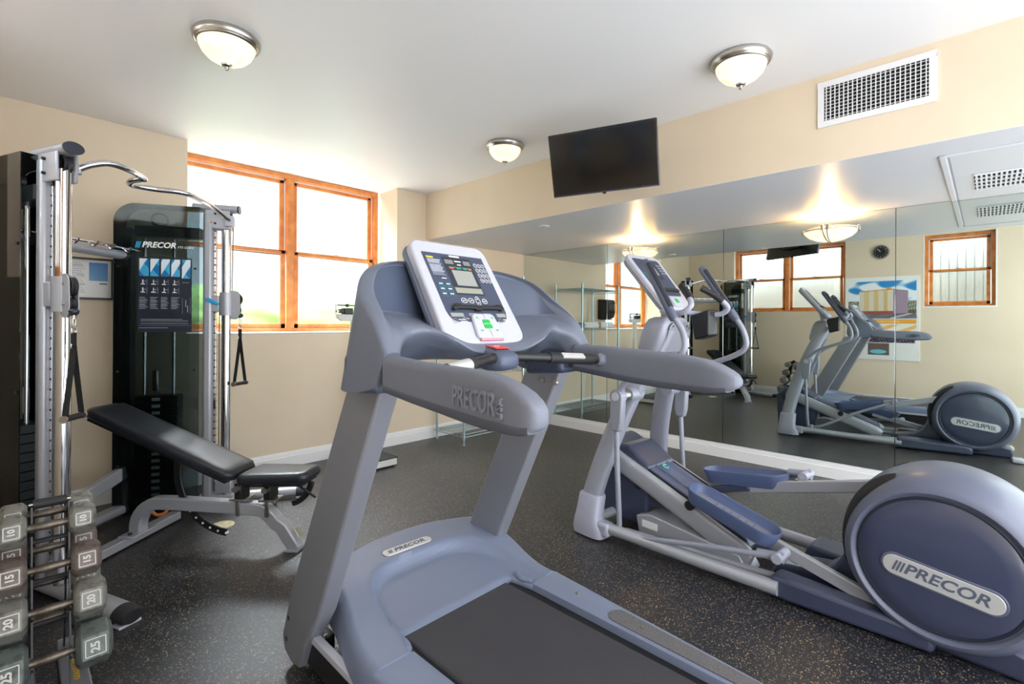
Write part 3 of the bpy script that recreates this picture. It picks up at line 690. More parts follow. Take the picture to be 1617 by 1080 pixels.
# tie beams between the towers
a1 = PA(-.50, .05, 1.80); b1 = PB(-.50, .05, 1.80)
MB().tube([a1, b1], .030, 20, flat=1.5).build('tie_beam', 'silver_paint', cm)
d_ = (b1 - a1).normalized(); nn = V(d_.y, -d_.x, 0)
MB().tube(cr([a1 + nn * .04 + V(0, 0, .035), a1 + nn * .09 + d_ * .03 + V(0, 0, .035), b1 + nn * .09 - d_ * .03 + V(0, 0, .035), b1 + nn * .04 + V(0, 0, .035)], 6), .008, 10).build('accessory_rail', 'chrome', cm)
for k in range(5):
    q = a1 + d_ * (.12 + k * (b1 - a1).length * .17) + nn * .09 + V(0, 0, .03)
    MB().tube(cr([q, q + nn * .03 + V(0, 0, -.02), q + nn * .055 + V(0, 0, .01)], 5), .005, 8).build('hook', 'chrome', cm)
MB().beam(PA(-.50, .05, .12), PB(-.50, .05, .30), .05, .09).build('low_tie_beam', 'silver_paint', cm, bevel=.01)
MB().beam(PA(-.50, .05, .05), PB(-.50, .05, .05), .09, .06).build('floor_tie_beam', 'silver_paint', cm, bevel=.02)
bar = [(.235, 3.235, 2.10), (.29, 3.235, 2.135), (.36, 3.25, 2.16), (.45, 3.32, 2.16), (.535, 3.475, 2.165), (.525, 3.50, 2.165), (.485, 3.56, 2.155), (.50, 3.62, 2.15), (.60, 3.66, 2.155), (.755, 3.63, 2.155), (.86, 3.72, 2.15), (.98, 3.86, 2.14), (1.13, 3.99, 2.08)]
MB().tube(cr(bar, 6), .0165, 16).build('pull_up_bar', 'chrome', cm)
MB().beam((.19, 3.245, 2.09), (.245, 3.235, 2.10), .036, .05).build('bar_bracket', 'silver_paint', cm, bevel=.006)
MB().beam((1.10, 4.01, 2.08), (1.15, 3.98, 2.08), .05, .08).build('bar_bracket', 'white_plastic', cm, bevel=.006)

def strap_handle(top, ang, lab):
    top = Vector(top); t = thing('cable_handle', lab, 'handle', tuple(top), 'strap handles on the cables')
    h = V(math.cos(ang), math.sin(ang), 0); q = V(-h.y, h.x, 0)
    MB().tube([top + h * .010 * math.cos(a) + V(0, 0, -.035 + .030 * math.sin(a)) for a in [2 * PI * k / 16 for k in range(16)]], .0038, 8, closed=True).build('snap_hook', 'brushed', t)
    MB().cyl(top + V(0, 0, .0), top + V(0, 0, -.02), .007, n=10).build('swivel', 'brushed', t)
    MB().tube([top + h * .016 * math.cos(a) + V(0, 0, -.078 + .016 * math.sin(a)) for a in [2 * PI * k / 16 for k in range(16)]], .0028, 8, closed=True).build('ring', 'chrome', t)
    MB().obox(top + V(0, 0, -.115), (h, q, V(0, 0, 1)), (.014, .005, .030)).build('strap_loop', 'strap', t, bevel=.002)
    MB().tube([top + h * .018 * math.cos(a) + V(0, 0, -.15 + .014 * math.sin(a)) for a in [2 * PI * k / 16 for k in range(16)]], .0025, 8, closed=True).build('ring', 'chrome', t)
    for s_ in (-1, 1):
        pts = cr([top + V(0, 0, -.145), top + h * s_ * .014 + V(0, 0, -.24), top + h * s_ * .055 + V(0, 0, -.475)], 5)
        mb = MB()
        for p0, p1 in zip(pts[:-1], pts[1:]): mb.beam(p0, p1, .004, .024, up=tuple(q))
        mb.build('strap', 'strap', t, smooth=0)
    MB().cyl(top - h * .062 + V(0, 0, -.49), top + h * .062 + V(0, 0, -.49), .0145, n=16).build('grip', 'black_rubber', t)
    for s_ in (-1, 1): MB().cyl(top + h * s_ * .062 + V(0, 0, -.49), top + h * s_ * .07 + V(0, 0, -.49), .018, n=16).build('grip_end', 'brushed', t)
strap_handle(PA(.205, 0, 1.475 - .10), .95, 'black strap handle hanging from the near left cable tower')
strap_handle(PB(.205, 0, 1.475 - .10), .60, 'black strap handle hanging in front of the window wall, right cable tower')

# ------------------------------------------------------------------ incline bench
bt = thing('weight_bench', 'adjustable bench with black pads raised at an incline and grey frame', 'bench', (.9, 3.35, 0))
S0 = V(1.17, 2.95, 0); bd = V(-.64, .77, 0).normalized(); bp = V(.77, .64, 0).normalized()
def B(s_, w_, z_): return S0 + bd * s_ + bp * w_ + V(0, 0, z_)
def rect_sweep(path, hw, hh):
    """path (s,z); rectangular section half width hw (w), half height hh"""
    secs = []; P = path
    for i in range(len(P)):
        a = P[max(i - 1, 0)]; b = P[min(i + 1, len(P) - 1)]; dx, dz = b[0] - a[0], b[1] - a[1]; L = math.hypot(dx, dz); nx, nz = -dz / L, dx / L
        secs.append([B(P[i][0] + nx * k, w_, P[i][1] + nz * k) for w_, k in ((-hw, -hh), (hw, -hh), (hw, hh), (-hw, hh))])
    return MB().loft(secs)
path = [(-.035, .0), (.05, .13)] + [(.05 + .13 * (k / 6) + .02, .13 + .105 * math.sin(PI / 2 * k / 6)) for k in range(1, 7)] + [(.30, .24), (.50, .245), (.72, .25)] + [(.82 + .15 * math.sin(a), .10 + .15 * math.cos(a)) for a in [PI / 2 * k / 8 for k in range(9)]] + [(.97, .05)]
rect_sweep(path, .035, .036).build('main_beam', 'silver_paint', bt, bevel=.008)
MB().beam(B(1.0, -.34, .035), B(1.0, .34, .035), .07, .05).build('rear_foot', 'silver_paint', bt, bevel=.006)
MB().beam(B(.97, -.09, .066), B(.97, .09, .066), .10, .012).build('foot_plate', 'silver_paint', bt, bevel=.003)
for w_ in (-.06, .06): MB().cyl(B(.97, w_, .07), B(.97, w_, .082), .011, n=10).build('bolt', 'black_plastic', bt)
MB().beam(B(-.06, 0, .006), B(.03, 0, .006), .10, .012).build('front_foot', 'silver_paint', bt, bevel=.003)
MB().obox(B(-.018, 0, .09) - bd * .022 + V(0, 0, .015), (bp, (bd * .55 + V(0, 0, .83)), (bd * -.83 + V(0, 0, .55))), (.022, .03, .002)).build('badge', 'brushed', bt, bevel=.002)
def pad(s0, z0, s1, z1, w0, w1, th_, name, seam=None):
    P0 = B(s0, 0, z0); P1 = B(s1, 0, z1); d = (P1 - P0).normalized(); L = (P1 - P0).length; up = bp.cross(d)
    if up.z < 0: up = -up
    n_ = 26; mb = MB(); secs = []
    for i in range(n_ + 1):
        q = i / n_; e_ = min(q, 1 - q) * L; k = 1.0 if e_ > .05 else (1 - (1 - e_ / .05) ** 2.4 * .42)
        if seam and abs(q - seam) < .012: k *= .965
        w_ = lerp(w0, w1, q) * (1 if e_ > .05 else (1 - (1 - e_ / .05) ** 2.6 * .24)); h_ = th_ / 2 * (.96 if (seam and abs(q - seam) < .012) else 1) * (1 if e_ > .03 else 1 - (1 - e_ / .03) ** 2 * .45)
        sec = []
        for j in range(28):
            a = 2 * PI * j / 28; ca, sa = math.cos(a), math.sin(a); ex = 5.5
            x_ = w_ * math.copysign(abs(ca) ** (2 / ex), ca); y_ = h_ * math.copysign(abs(sa) ** (2 / 3.2), sa)
            sec.append(P0 + d * (q * L) + bp * x_ + up * (y_ - th_ / 2))
        secs.append(sec)
    o = mb.loft(secs).build(name, 'vinyl', bt, smooth=70)
    base = MB().obox(P0 + d * L / 2 - up * (th_ + .006), (bp, d, up), (min(w0, w1) * .85, L / 2 - .03, .008)).build('pad_board', 'black_plastic', bt, bevel=.003)
    return P0, d, up, L
pad(.285, .475, 1.20, .845, .140, .130, .068, 'backrest', seam=.63)
pad(-.135, .485, .275, .470, .105, .140, .068, 'seat')
for s_ in (.28, .10):
    MB().beam(B(s_ + .03, -.05, .295), B(s_ + .03, .05, .295), .10, .012).build('bracket_plate', 'brushed', bt, bevel=.002)
    MB().obox(B(s_ + .03, 0, .345), (bd, bp, V(0, 0, 1)), (.022, .045, .045)).build('pad_bracket', 'black_plastic', bt, bevel=.006)
    MB().cyl(B(s_ + .03, -.075, .365), B(s_ + .03, .075, .365), .018, n=18).build('hinge_pin', 'brushed', bt)
    for w_ in (-.042, .042): MB().obox(B(s_ + .03, w_, .25), (bd, bp, V(0, 0, 1)), (.012, .004, .05)).build('strap_plate', 'brushed', bt, bevel=.002)
arc = [(.36 + .36 * math.cos(a), .44 + .36 * math.sin(a)) for a in [math.radians(18 - k * 8.4) for k in range(13)]]
rect_sweep(arc, .006, .022).build('ladder_arc', 'black_plastic', bt, bevel=.004)
for k in range(7, 13):
    s_, z_ = arc[k]; MB().cyl(B(s_, -.0085, z_), B(s_, .0085, z_), .007, n=8).build('notch', 'white_print', bt)
arc2 = [(.02 + .14 * math.cos(a), .43 + .16 * math.sin(a)) for a in [math.radians(190 + k * 10) for k in range(8)]]
rect_sweep(arc2, .012, .016).build('seat_arc', 'black_plastic', bt, bevel=.004)
MB().tube([B(-.06, -.05, .40), B(-.17, -.05, .33)], .007, 10).build('adjust_handle', 'black_plastic', bt)

# ------------------------------------------------------------------ dumbbell rack and dumbbells
rk = thing('dumbbell_rack', 'narrow black A-frame dumbbell rack with foam grip at bottom left corner', 'rack', (.10, 2.52, 0))
for xx in (.058, .158):
    for ya, yb in ((2.50, 2.37), (2.54, 2.68)): MB().beam((xx, ya, .665), (xx, yb, .03), .005, .026, up=(0, 1, 0)).build('upright', 'black_plastic', rk, smooth=0)
MB().cyl((.05, 2.52, .668), (.166, 2.52, .668), .004, n=8).build('grip_rod', 'brushed', rk)
MB().cyl((.062, 2.52, .668), (.154, 2.52, .668), .017, n=18).build('grip', 'black_rubber', rk)
levels = [(.60, .0), (.455, .028), (.315, .055), (.155, .09)]
for z, dy in levels:
    for yy, s_ in ((2.49 - dy, -1), (2.55 + dy, 1)):
        for xx in (.058, .158):
            MB().prism([(yy, z - .035), (yy + s_ * .030, z - .030), (yy + s_ * .050, z - .010), (yy + s_ * .046, z - .004), (yy + s_ * .028, z - .020), (yy, z - .020)], lambda a, b_, d: V(d, a, b_), xx - .0025, xx + .0025).build('cradle', 'black_plastic', rk, smooth=0)
for z in (.53, .38, .22): MB().cyl((.058, 2.52, z), (.158, 2.52, z), .009, n=10).build('cross_bar', 'black_plastic', rk)
MB().box(.135, .215, 2.30, 2.74, .0, .035).build('foot_plate', 'upright_paint', rk, bevel=.006)
MB().box(-.01, .07, 2.30, 2.74, .0, .035).build('foot_plate', 'upright_paint', rk, bevel=.006)
text("GOLD'S GYM", .026, (.178, 2.46, .0365), (0, 1, 0), (-1, 0, 0), rk, m='yellow_print', name='lettering')
def dumbbell(num, y, z, R, hl, cx, half, m, lab, rot=12):
    t = thing('dumbbell', lab, 'dumbbell', (cx, y, z), 'hex dumbbells on the rack')
    MB().tube([(cx - half, y, z), (cx - half * .4, y, z), (cx, y, z), (cx + half * .4, y, z), (cx + half, y, z)], [.012, .013, .0155, .013, .012], 14).build('bar', 'iron_bar', t)
    for s_ in (-1, 1):
        x_c = cx + s_ * half; secs = []
        for dx, k in ((-hl / 2, .72), (-hl / 2 + .014, 1), (hl / 2 - .014, 1), (hl / 2, .72)):
            secs.append([(x_c + dx, y + R * k * math.cos(math.radians(rot + 30 + 60 * j)), z + R * k * math.sin(math.radians(rot + 30 + 60 * j))) for j in range(6)])
        h = MB().loft(secs).build('head', m, t, bevel=.003, seg=1)
        # raised number frame and digits on the face turned to the room and up
        nn = V(0, math.cos(math.radians(180 - 60 + rot + 0)), math.sin(math.radians(180 - 60 + rot))) if False else V(0, -math.cos(math.radians(rot)), -math.sin(math.radians(rot)))
        nn = V(0, math.cos(math.radians(180 + rot - 0)), math.sin(math.radians(180 + rot))) ; ap = R * math.cos(PI / 6)
        upv = V(1, 0, 0).cross(nn); upv = upv if upv.z > 0 else -upv
        c = V(x_c, y, z) + nn * (ap + .0002); k = R * .36
        f = MB()
        for a, b_ in ((-1, 0), (1, 0)): f.obox(c + V(1, 0, 0) * a * k, (V(1, 0, 0), upv, nn), (.0016, k, .0016))
        for a in (-1, 1): f.obox(c + upv * a * k, (V(1, 0, 0), upv, nn), (k, .0016, .0016))
        f.build('number_frame', 'number_paint', h, smooth=0)
        text(num, k * 1.25, c + nn * .0005, upv, V(-1, 0, 0), h, m='number_paint', ext=.0012, name='number', bold=.0012)
def fl(s_): return s_
spec = [('10', 0, .056, .078, 'iron'), ('15', 1, .063, .086, 'iron_brown'), ('20', 2, .070, .094, 'iron'), ('25', 3, .078, .104, 'iron_green')]
order = ['top', 'second', 'third', 'lowest']
for num, k, R, hl, m_ in spec:
    z, dy = levels[k]; half = .094 + .006 * k
    dumbbell(num, 2.462 - dy, z, R, hl, .100 + .003 * k, half, m_, 'worn hex dumbbell marked %s, front side of the rack, %s level' % (num, order[k]), rot=-14)
    dumbbell(num, 2.588 + dy, z + .01, R, hl, .104 + .003 * k, half, m_, 'worn hex dumbbell marked %s, rear side of the rack, %s level' % (num, order[k]), rot=-14)

# ------------------------------------------------------------------ wire shelf with towels
sh = thing('wire_shelf', 'chrome wire shelving unit standing in the far corner', 'shelf', (3.93, 4.33, 0))
X0, X1, Y0, Y1 = 3.46, 4.40, 4.09, 4.57
for x in (X0, X1):
    for y in (Y0, Y1):
        p = MB().cyl((x, y, .06), (x, y, 1.915), .0135, n=14).build('post', 'zinc', sh)
        g = MB()
        for k in range(36): g.lathe([(.0137, 0), (.0145, .002), (.0137, .004)], (x, y, .1 + k * .05), n=12)
        g.build('grooves', 'zinc', p, kind='stuff')
        MB().lathe([(.0001, .075), (.008, .075), (.008, .02), (.018, .012), (.018, 0), (.0001, 0)], (x, y, 0), n=14).build('leveling_foot', 'zinc', sh)
for z in (.12, .79, 1.275, 1.84):
    r_ = MB()
    for zz in (z, z - .032):
        r_.tube([(X0, Y0, zz), (X1, Y0, zz), (X1, Y1, zz), (X0, Y1, zz)], .0035, 8, closed=True)
    rim_ = r_.build('shelf_rim', 'zinc', sh)
    zz_ = MB()
    for (ax, ay, bx, by) in ((X0, Y0, X1, Y0), (X1, Y0, X1, Y1), (X1, Y1, X0, Y1), (X0, Y1, X0, Y0)):
        L = math.hypot(bx - ax, by - ay); n_ = int(L / .032) // 2 * 2
        zz_.tube([(lerp(ax, bx, i / n_), lerp(ay, by, i / n_), z - (.032 if i % 2 else 0)) for i in range(n_ + 1)], .0022, 5)
    zz_.build('truss_wire', 'zinc', rim_, kind='stuff')
    g = MB()
    for i in range(1, 38): x = lerp(X0, X1, i / 38); g.tube([(x, Y0, z + .002), (x, Y1, z + .002)], .0017, 5, caps=False)
    for y in (lerp(Y0, Y1, .25), lerp(Y0, Y1, .5), lerp(Y0, Y1, .75)): g.tube([(X0, y, z - .002), (X1, y, z - .002)], .0028, 6)
    g.build('wire_deck', 'zinc', rim_, kind='stuff')
    for x in (X0, X1):
        for y in (Y0, Y1): MB().cyl((x, y, z - .038), (x, y, z + .008), .019, .017, n=16).build('collar', 'zinc', sh)
def towel(cx, cy, z, wx, wy, lab):
    mb = MB(); h = .026
    secs = []
    for i in range(9):
        y = cy + wy * (i / 8 - .5)
        sec = []
        for j in range(20):
            a = 2 * PI * j / 20; ca, sa = math.cos(a), math.sin(a)
            sec.append((cx + wx / 2 * math.copysign(abs(ca) ** .35, ca), y, z + h / 2 + h / 2 * math.copysign(abs(sa) ** .6, sa) * (1 + .04 * math.sin(i * 2 + j))))
        secs.append(sec)
    return tag(mb.loft(secs).build('folded_towel', 'towel', smooth=60), lab, 'towel', 'folded white towels on the wire shelf')
for j, (cx, w_, nm) in enumerate(((3.70, .36, 'window side'), (4.10, .38, 'mirror side'))):
    for k, o_ in enumerate(('bottom', 'middle', 'top')):
        towel(cx + .006 * math.sin(k * 3 + j), 4.30 + .005 * k, 1.279 + k * .0262, w_ - .01 * k, .34, 'folded white towel, %s of the %s stack on the wire shelf' % (o_, nm))

# towel dispenser on the window wall, seen in the mirror
t = thing('paper_dispenser', 'black paper towel dispenser on the window wall beside the recess', 'dispenser', (3.09, YW, 1.42))
prof = [(0, 0), (-.10, -.01), (-.18, .03), (-.205, .12), (-.205, .27), (-.18, .32), (0, .33)]
MB().prism(prof, lambda a, b_, d: V(d, YW + a, 1.41 + b_), 2.975, 3.20).build('housing', 'black_plastic', t, bevel=.012)
MB().prism([(-.206, .10), (-.211, .10), (-.211, .26), (-.206, .26)], lambda a, b_, d: V(d, YW + a, 1.41 + b_), 3.0, 3.175).build('window', 'smoked_acrylic', t, smooth=0)
MB().box(3.0, 3.175, YW - .16, YW - .04, 1.40, 1.412).build('chute', 'panel_darker', t, smooth=0)

# safety notice on the wall behind the shelf
t = thing('safety_notice', 'small white notice with red and blue marks in the far corner', 'notice', (4.86, YW, .9))
cv = Canvas(30, 50, (236, 234, 228)); cv.rect(.05, .04, .95, .16, (60, 130, 190)); cv.rect(.2, .25, .8, .34, (206, 60, 50)); cv.rect(.2, .45, .8, .48, (120, 120, 120)); cv.rect(.2, .55, .7, .58, (206, 60, 50)); cv.rect(.2, .72, .6, .84, (60, 60, 150))
MB().box(4.74, 4.97, YW - .006, YW, .84, 1.22).build('sheet', 'paper', t, smooth=0)
cv.mesh('notice_print', (4.745, YW - .0065, 1.215), (1, 0, 0), (0, 0, -1), .22, .37, t)

# ------------------------------------------------------------------ physician scale
t = thing('physician_scale', 'white balance beam weighing scale with black platform by the window wall', 'scale', (2.40, 4.2, 0))
MB().box(2.25, 2.54, 3.965, 4.50, .012, .075).build('platform_base', 'scale_white', t, bevel=.008)
MB().box(2.245, 2.545, 3.96, 4.36, .075, .088).build('platform_mat', 'black_rubber', t, bevel=.004)
for x in (2.28, 2.51):
    for y in (4.0, 4.46): MB().cyl((x, y, 0), (x, y, .014), .014, n=10).build('foot', 'black_rubber', t)
MB().box(2.32, 2.39, 4.42, 4.48, .075, 1.36).build('column', 'scale_white', t, bevel=.01)
MB().prism([(-.17, .0), (-.13, -.03), (.13, -.03), (.17, 0), (.17, .035), (-.17, .035)], lambda a, b_, d: V(2.345 + a, d, 1.385 + b_), 4.42, 4.48).build('head', 'scale_white', t, bevel=.006)
MB().box(2.165, 2.505, 4.445, 4.455, 1.50, 1.512).build('upper_beam', 'black_plastic', t, smooth=0)
MB().box(2.165, 2.505, 4.44, 4.46, 1.44, 1.455).build('lower_beam', 'brushed', t, smooth=0)
for x in (2.165, 2.495): MB().box(x, x + .01, 4.44, 4.46, 1.41, 1.512).build('beam_post', 'brushed', t, smooth=0)
MB().box(2.27, 2.29, 4.43, 4.47, 1.49, 1.52).build('slide_weight', 'black_plastic', t, bevel=.003)
MB().box(2.20, 2.22, 4.42, 4.48, 1.43, 1.47).build('slide_weight', 'black_plastic', t, bevel=.003)
MB().box(2.235, 2.325, 4.41, 4.49, 1.42, 1.48).build('large_weight', 'black_plastic', t, bevel=.006)

# ================================================================== TREADMILL
tm = thing('treadmill', 'grey-blue treadmill in the centre with long padded side arms and white console', 'treadmill', (1.2, .9, 0))
YR = -.15   # rear end of the deck
MB().box(.975, 1.492, YR + .06, 1.62, .175, .236).build('belt', 'belt', tm, bevel=.01)
MB().box(.90, 1.58, YR + .05, 1.62, .09, .225).build('deck_frame', 'black_plastic', tm, bevel=.004)
def rail(xo0, xo1, xi0, xi1, ya, yb, side):
    n_ = 14; secs = []
    for i in range(n_ + 1):
        q = i / n_; y = lerp(ya, yb, q); xo = lerp(xo0, xo1, q); xi = lerp(xi0, xi1, q); s_ = side
        w_ = abs(xo - xi)
        prof = [(xo, .17), (xo, .235), (xo - s_ * .006, .250), (xo - s_ * .02, .257), (xi + s_ * .012, .257), (xi + s_ * .002, .252), (xi, .238), (xi, .17)]
        secs.append([(a, y, b_) for a, b_ in prof])
    return MB().loft(secs).build('side_rail', 'hood_plastic', tm, smooth=50)
rR = rail(1.692, 1.56, 1.535, 1.515, 1.365, YR, 1); rL = rail(.785, .86, .945, .965, 1.365, YR, -1)
def strip_pad(x0, x1, x2, x3, ya, yb, par):
    """rounded anti-slip insert on a rail; x0,x1 near end, x2,x3 far end"""
    pts = []
    for k in range(13):
        a = PI * k / 12; c = (x0 + x1) / 2; r_ = (x1 - x0) / 2; pts.append((c + r_ * math.cos(a), ya + r_ * .9 * math.sin(a)))
    pts += [(x2, yb), (x3, yb)]
    return MB().prism(pts, lambda a, b_, d: V(a, b_, d), .256, .2605).build('grip_insert', 'deck_grip', par, smooth=0)
strip_pad(1.545, 1.625, 1.525, 1.55, .98, YR + .1, rR); strip_pad(.86, .93, .89, .955, .98, YR + .1, rL)
for y in (1.18, .88, .60):
    MB().cyl((1.60 - .06 * (1.18 - y), y, .256), (1.60 - .06 * (1.18 - y), y, .263), .006, n=10).build('screw', 'brushed', rR)
    MB().cyl((.868 + .05 * (1.18 - y), y, .256), (.868 + .05 * (1.18 - y), y, .263), .006, n=10).build('screw', 'brushed', rL)
for xa, xb, s_ in ((.79, .865, -1), (1.69, 1.56, 1)):
    MB().prism([(xa, 1.98), (xa, 1.36), (xb, YR), (xb - s_ * .03, YR), (xa - s_ * .03, 1.36), (xa - s_ * .03, 1.98)], lambda a, b_, d: V(a, b_, d), .145, .172).build('alloy_strip', 'white_plastic', tm, bevel=.003)
    MB().prism([(xa - s_ * .005, 2.02), (xa - s_ * .005, 1.36), (xb - s_ * .005, YR), (xb - s_ * .05, YR), (xa - s_ * .05, 1.36), (xa - s_ * .05, 2.02)], lambda a, b_, d: V(a, b_, d), .045, .145).build('side_skirt', 'black_plastic', tm, bevel=.004)
MB().box(.85, 1.60, YR - .04, YR + .06, .04, .25).build('rear_roller_cover', 'hood_plastic', tm, bevel=.02, seg=3)
for x in (.90, 1.50): MB().cyl((x, YR + .1, 0), (x, YR + .1, .06), .03, n=16).build('foot', 'black_rubber', tm)
for x in (.90, 1.66): MB().cyl((x - .015, 1.98, .045), (x + .015, 1.98, .045), .045, n=20).build('wheel', 'black_rubber', tm)
# motor hood
def hood(s_, t_):
    # t_: 0 back edge, 1 front edge
    sx = s_ * 2 - 1
    bump = sm(.33, .42, s_) if False else 0
    inner = sm(.155, .185, s_) * (1 - sm(.80, .83, s_))
    yb = lerp(1.362, 1.475, inner); yf = 2.00 + .125 * (1 - abs(sx) ** 2.4)
    y = lerp(yb, yf, t_)
    xl = .782 + .105 * sm(1.36, 1.90, y) + .05 * sm(1.86, 2.05, y) ; xr = 1.692 + .075 * sm(1.36, 1.84, y) - .03 * sm(1.86, 2.05, y)
    x = lerp(xl, xr, s_)
    zr = .262 + .050 * sm(1.42, 1.85, y)
    mx = (x - 1.29) / .335; my = (y - 1.42) / .455
    q = 1 - abs(mx) ** 3.4 - max(my, 0) ** 3.2
    m_ = sm(0, .28, q)
    zs = .246 + .012 * sm(1.5, 1.85, y)
    z = lerp(zr, zs, m_)
    edge = min(1 - t_, s_ * 1.9, (1 - s_) * 1.9)
    z -= .028 * (1 - sm(0, .075, edge)) ** 2
    z -= .010 * (1 - sm(0, .04, t_)) * inner
    return (x, y, z)
hd = MB(); NU, NV = 64, 44
hd.grid(hood, NU, NV)
# skirt hanging from the hood edge
ring = [hood(i / NU, 1) for i in range(NU + 1)]; left = [hood(0, j / NV) for j in range(NV + 1)]; right = [hood(1, j / NV) for j in range(NV, -1, -1)]
loop = left + ring[1:] + right[1:]
k = len(hd.v); hd.v += loop
low = []
for i, p in enumerate(loop):
    d = V(p[0] - 1.24, p[1] - 1.5, 0).normalized(); low.append((p[0] + d.x * .012, p[1] + d.y * .02, .172 if i < NV * .9 or i > len(loop) - NV * .9 else .13))
hd.v += low; n_ = len(loop)
for i in range(n_ - 1): hd.f.append((k + i, k + i + 1, k + n_ + i + 1, k + n_ + i))
back = [hood(i / NU, 0) for i in range(NU + 1)]; k = len(hd.v); hd.v += back + [(p[0], p[1] + .002, .225) for p in back]
for i in range(NU): hd.f.append((k + i, k + i + 1, k + NU + 2 + i, k + NU + 1 + i))
ho = hd.build('motor_hood', 'hood_plastic', tm, smooth=50)
# notch clips beside the belt
MB().tube(cr([(1.55, 1.475, .252), (1.535, 1.43, .25), (1.55, 1.385, .253)], 6), .012, 10).build('belt_guide', 'hood_plastic', tm)
MB().tube(cr([(.935, 1.475, .252), (.95, 1.43, .25), (.935, 1.385, .253)], 6), .012, 10).build('belt_guide', 'hood_plastic', tm)
# badge
def capsule(hw, hh, n=12):
    return [(hw - hh + hh * math.cos(a), hh * math.sin(a)) for a in [-PI / 2 + PI * k / n for k in range(n + 1)]] + [(-hw + hh + hh * math.cos(a), hh * math.sin(a)) for a in [PI / 2 + PI * k / n for k in range(n + 1)]]
def badge(o, U, Vv, hw, hh, parent, name='badge', m='badge_silver', th_=.004, txt='PRECOR', tm_='logo_gray', size=None, wscale=1.0, ext=.001, stripes=3):
    o = Vector(o); U = Vector(U).normalized(); Vv = Vector(Vv).normalized(); N = U.cross(Vv)
    b_ = MB().prism(capsule(hw, hh), lambda a, c, d: o + U * a + Vv * c + N * d, 0, th_).build(name, m, parent, bevel=.0015)
    size = size or hh * 1.25
    if txt: text(txt, size, o + N * (th_ + .0004) + U * (hh * .35), U, Vv, b_, m=tm_, shear=.22, ext=ext, bold=size * .022, wscale=wscale)
    for k in range(stripes):
        q = o + N * (th_ + .0008) - U * (hw * .80 - k * size * .20); hh2 = size * .36
        MB().prism([(-.05 * size, -hh2), (.06 * size, -hh2), (.22 * size, hh2), (.11 * size, hh2)], lambda a, c, d: q + U * a + Vv * c + N * d, 0, ext).build('logo_stripe', tm_, b_, smooth=0)
    return b_
badge((1.285, 1.915, .3135), (1, -.03, 0), (.0, .96, .10), .125, .025, tm, size=.034, wscale=1.25)
# uprights
def upright(x0, x1, name_side, low):
    prof = [(1.275, 1.17), (1.475, 1.17), (1.94, .30), (2.02, .10), (2.00, .045), (1.93, .025), (1.86, .035), (1.80, .16), (1.70, .30)] if low else [(1.275, 1.17), (1.475, 1.17), (1.95, .26), (1.97, .20), (1.76, .20), (1.73, .27)]
    return MB().prism(prof, lambda a, b_, d: V(lerp(d, d - (.055 if d > 1.2 else .0), sm(.2, 1.2, b_)), a, b_), x0, x1).build('upright', 'upright_paint', tm, bevel=.010, seg=3)
uL = upright(.765, .838, 'near', True); uR = upright(1.668, 1.742, 'far', False)
for y, z in ((1.955, .19), (1.975, .10)): MB().cyl((.763, y, z), (.768, y, z), .009, n=12).build('screw_hole', 'black_plastic', uL)
for y, z in ((1.83, .15), (1.87, .055)): MB().cyl((.83, y - .03, z), (.848, y - .03, z), .011, n=12).build('bolt', 'brushed', uL)
MB().box(.835, .87, 1.78, 1.95, .03, .16).build('base_bracket', 'black_plastic', tm, bevel=.004)
for y, z in ((1.38, 1.10), (1.31, 1.095)): MB().cyl((1.606, y, z), (1.618, y, z), .010, n=12).build('bolt', 'brushed', uR)
# upper bow, one subdivided shell
half = [
 [(.690, 1.190, 1.164), (.690, 1.140, 1.262), (.712, 1.138, 1.268), (.732, 1.140, 1.266), (.746, 1.150, 1.258), (.748, 1.190, 1.172)],
 [(.690, 1.300, 1.140), (.690, 1.205, 1.360), (.722, 1.195, 1.367), (.745, 1.185, 1.330), (.772, 1.165, 1.302), (.780, 1.215, 1.262)],
 [(.690, 1.385, 1.140), (.700, 1.300, 1.437), (.745, 1.285, 1.445), (.765, 1.285, 1.368), (.822, 1.185, 1.326), (.828, 1.230, 1.286)],
 [(.735, 1.430, 1.140), (.755, 1.375, 1.506), (.800, 1.350, 1.514), (.815, 1.325, 1.374), (.885, 1.165, 1.326), (.890, 1.220, 1.287)],
 [(.860, 1.480, 1.190), (.860, 1.445, 1.548), (.895, 1.415, 1.552), (.905, 1.350, 1.366), (.950, 1.140, 1.298), (.955, 1.200, 1.264)],
 [(1.00, 1.510, 1.215), (1.00, 1.475, 1.560), (1.01, 1.440, 1.560), (1.02, 1.370, 1.350), (1.04, 1.150, 1.262), (1.04, 1.215, 1.228)]]
ctr = [(1.155, 1.52, 1.225), (1.155, 1.485, 1.565), (1.155, 1.45, 1.560), (1.155, 1.37, 1.34), (1.155, 1.150, 1.256), (1.155, 1.215, 1.224)]
secs = half + [ctr] + [[(2.31 - p[0], p[1], p[2]) for p in s_] for s_ in half[::-1]]
secs8 = []
for n_, s_ in enumerate(secs):
    e_ = [0, .15, 1, 1, 1, 1, 1, 1, 1, 1, 1, .15, 0][n_]; C_, D_ = V(*s_[2]), V(*s_[3])
    secs8.append(s_[:3] + [tuple(C_.lerp(D_, .05) + V(0, .034 * e_, 0)), tuple(C_.lerp(D_, .95) + V(0, .030 * e_, 0))] + s_[3:])
tracks = [cr([s_[k] for s_ in secs8], 7) for k in range(8)]
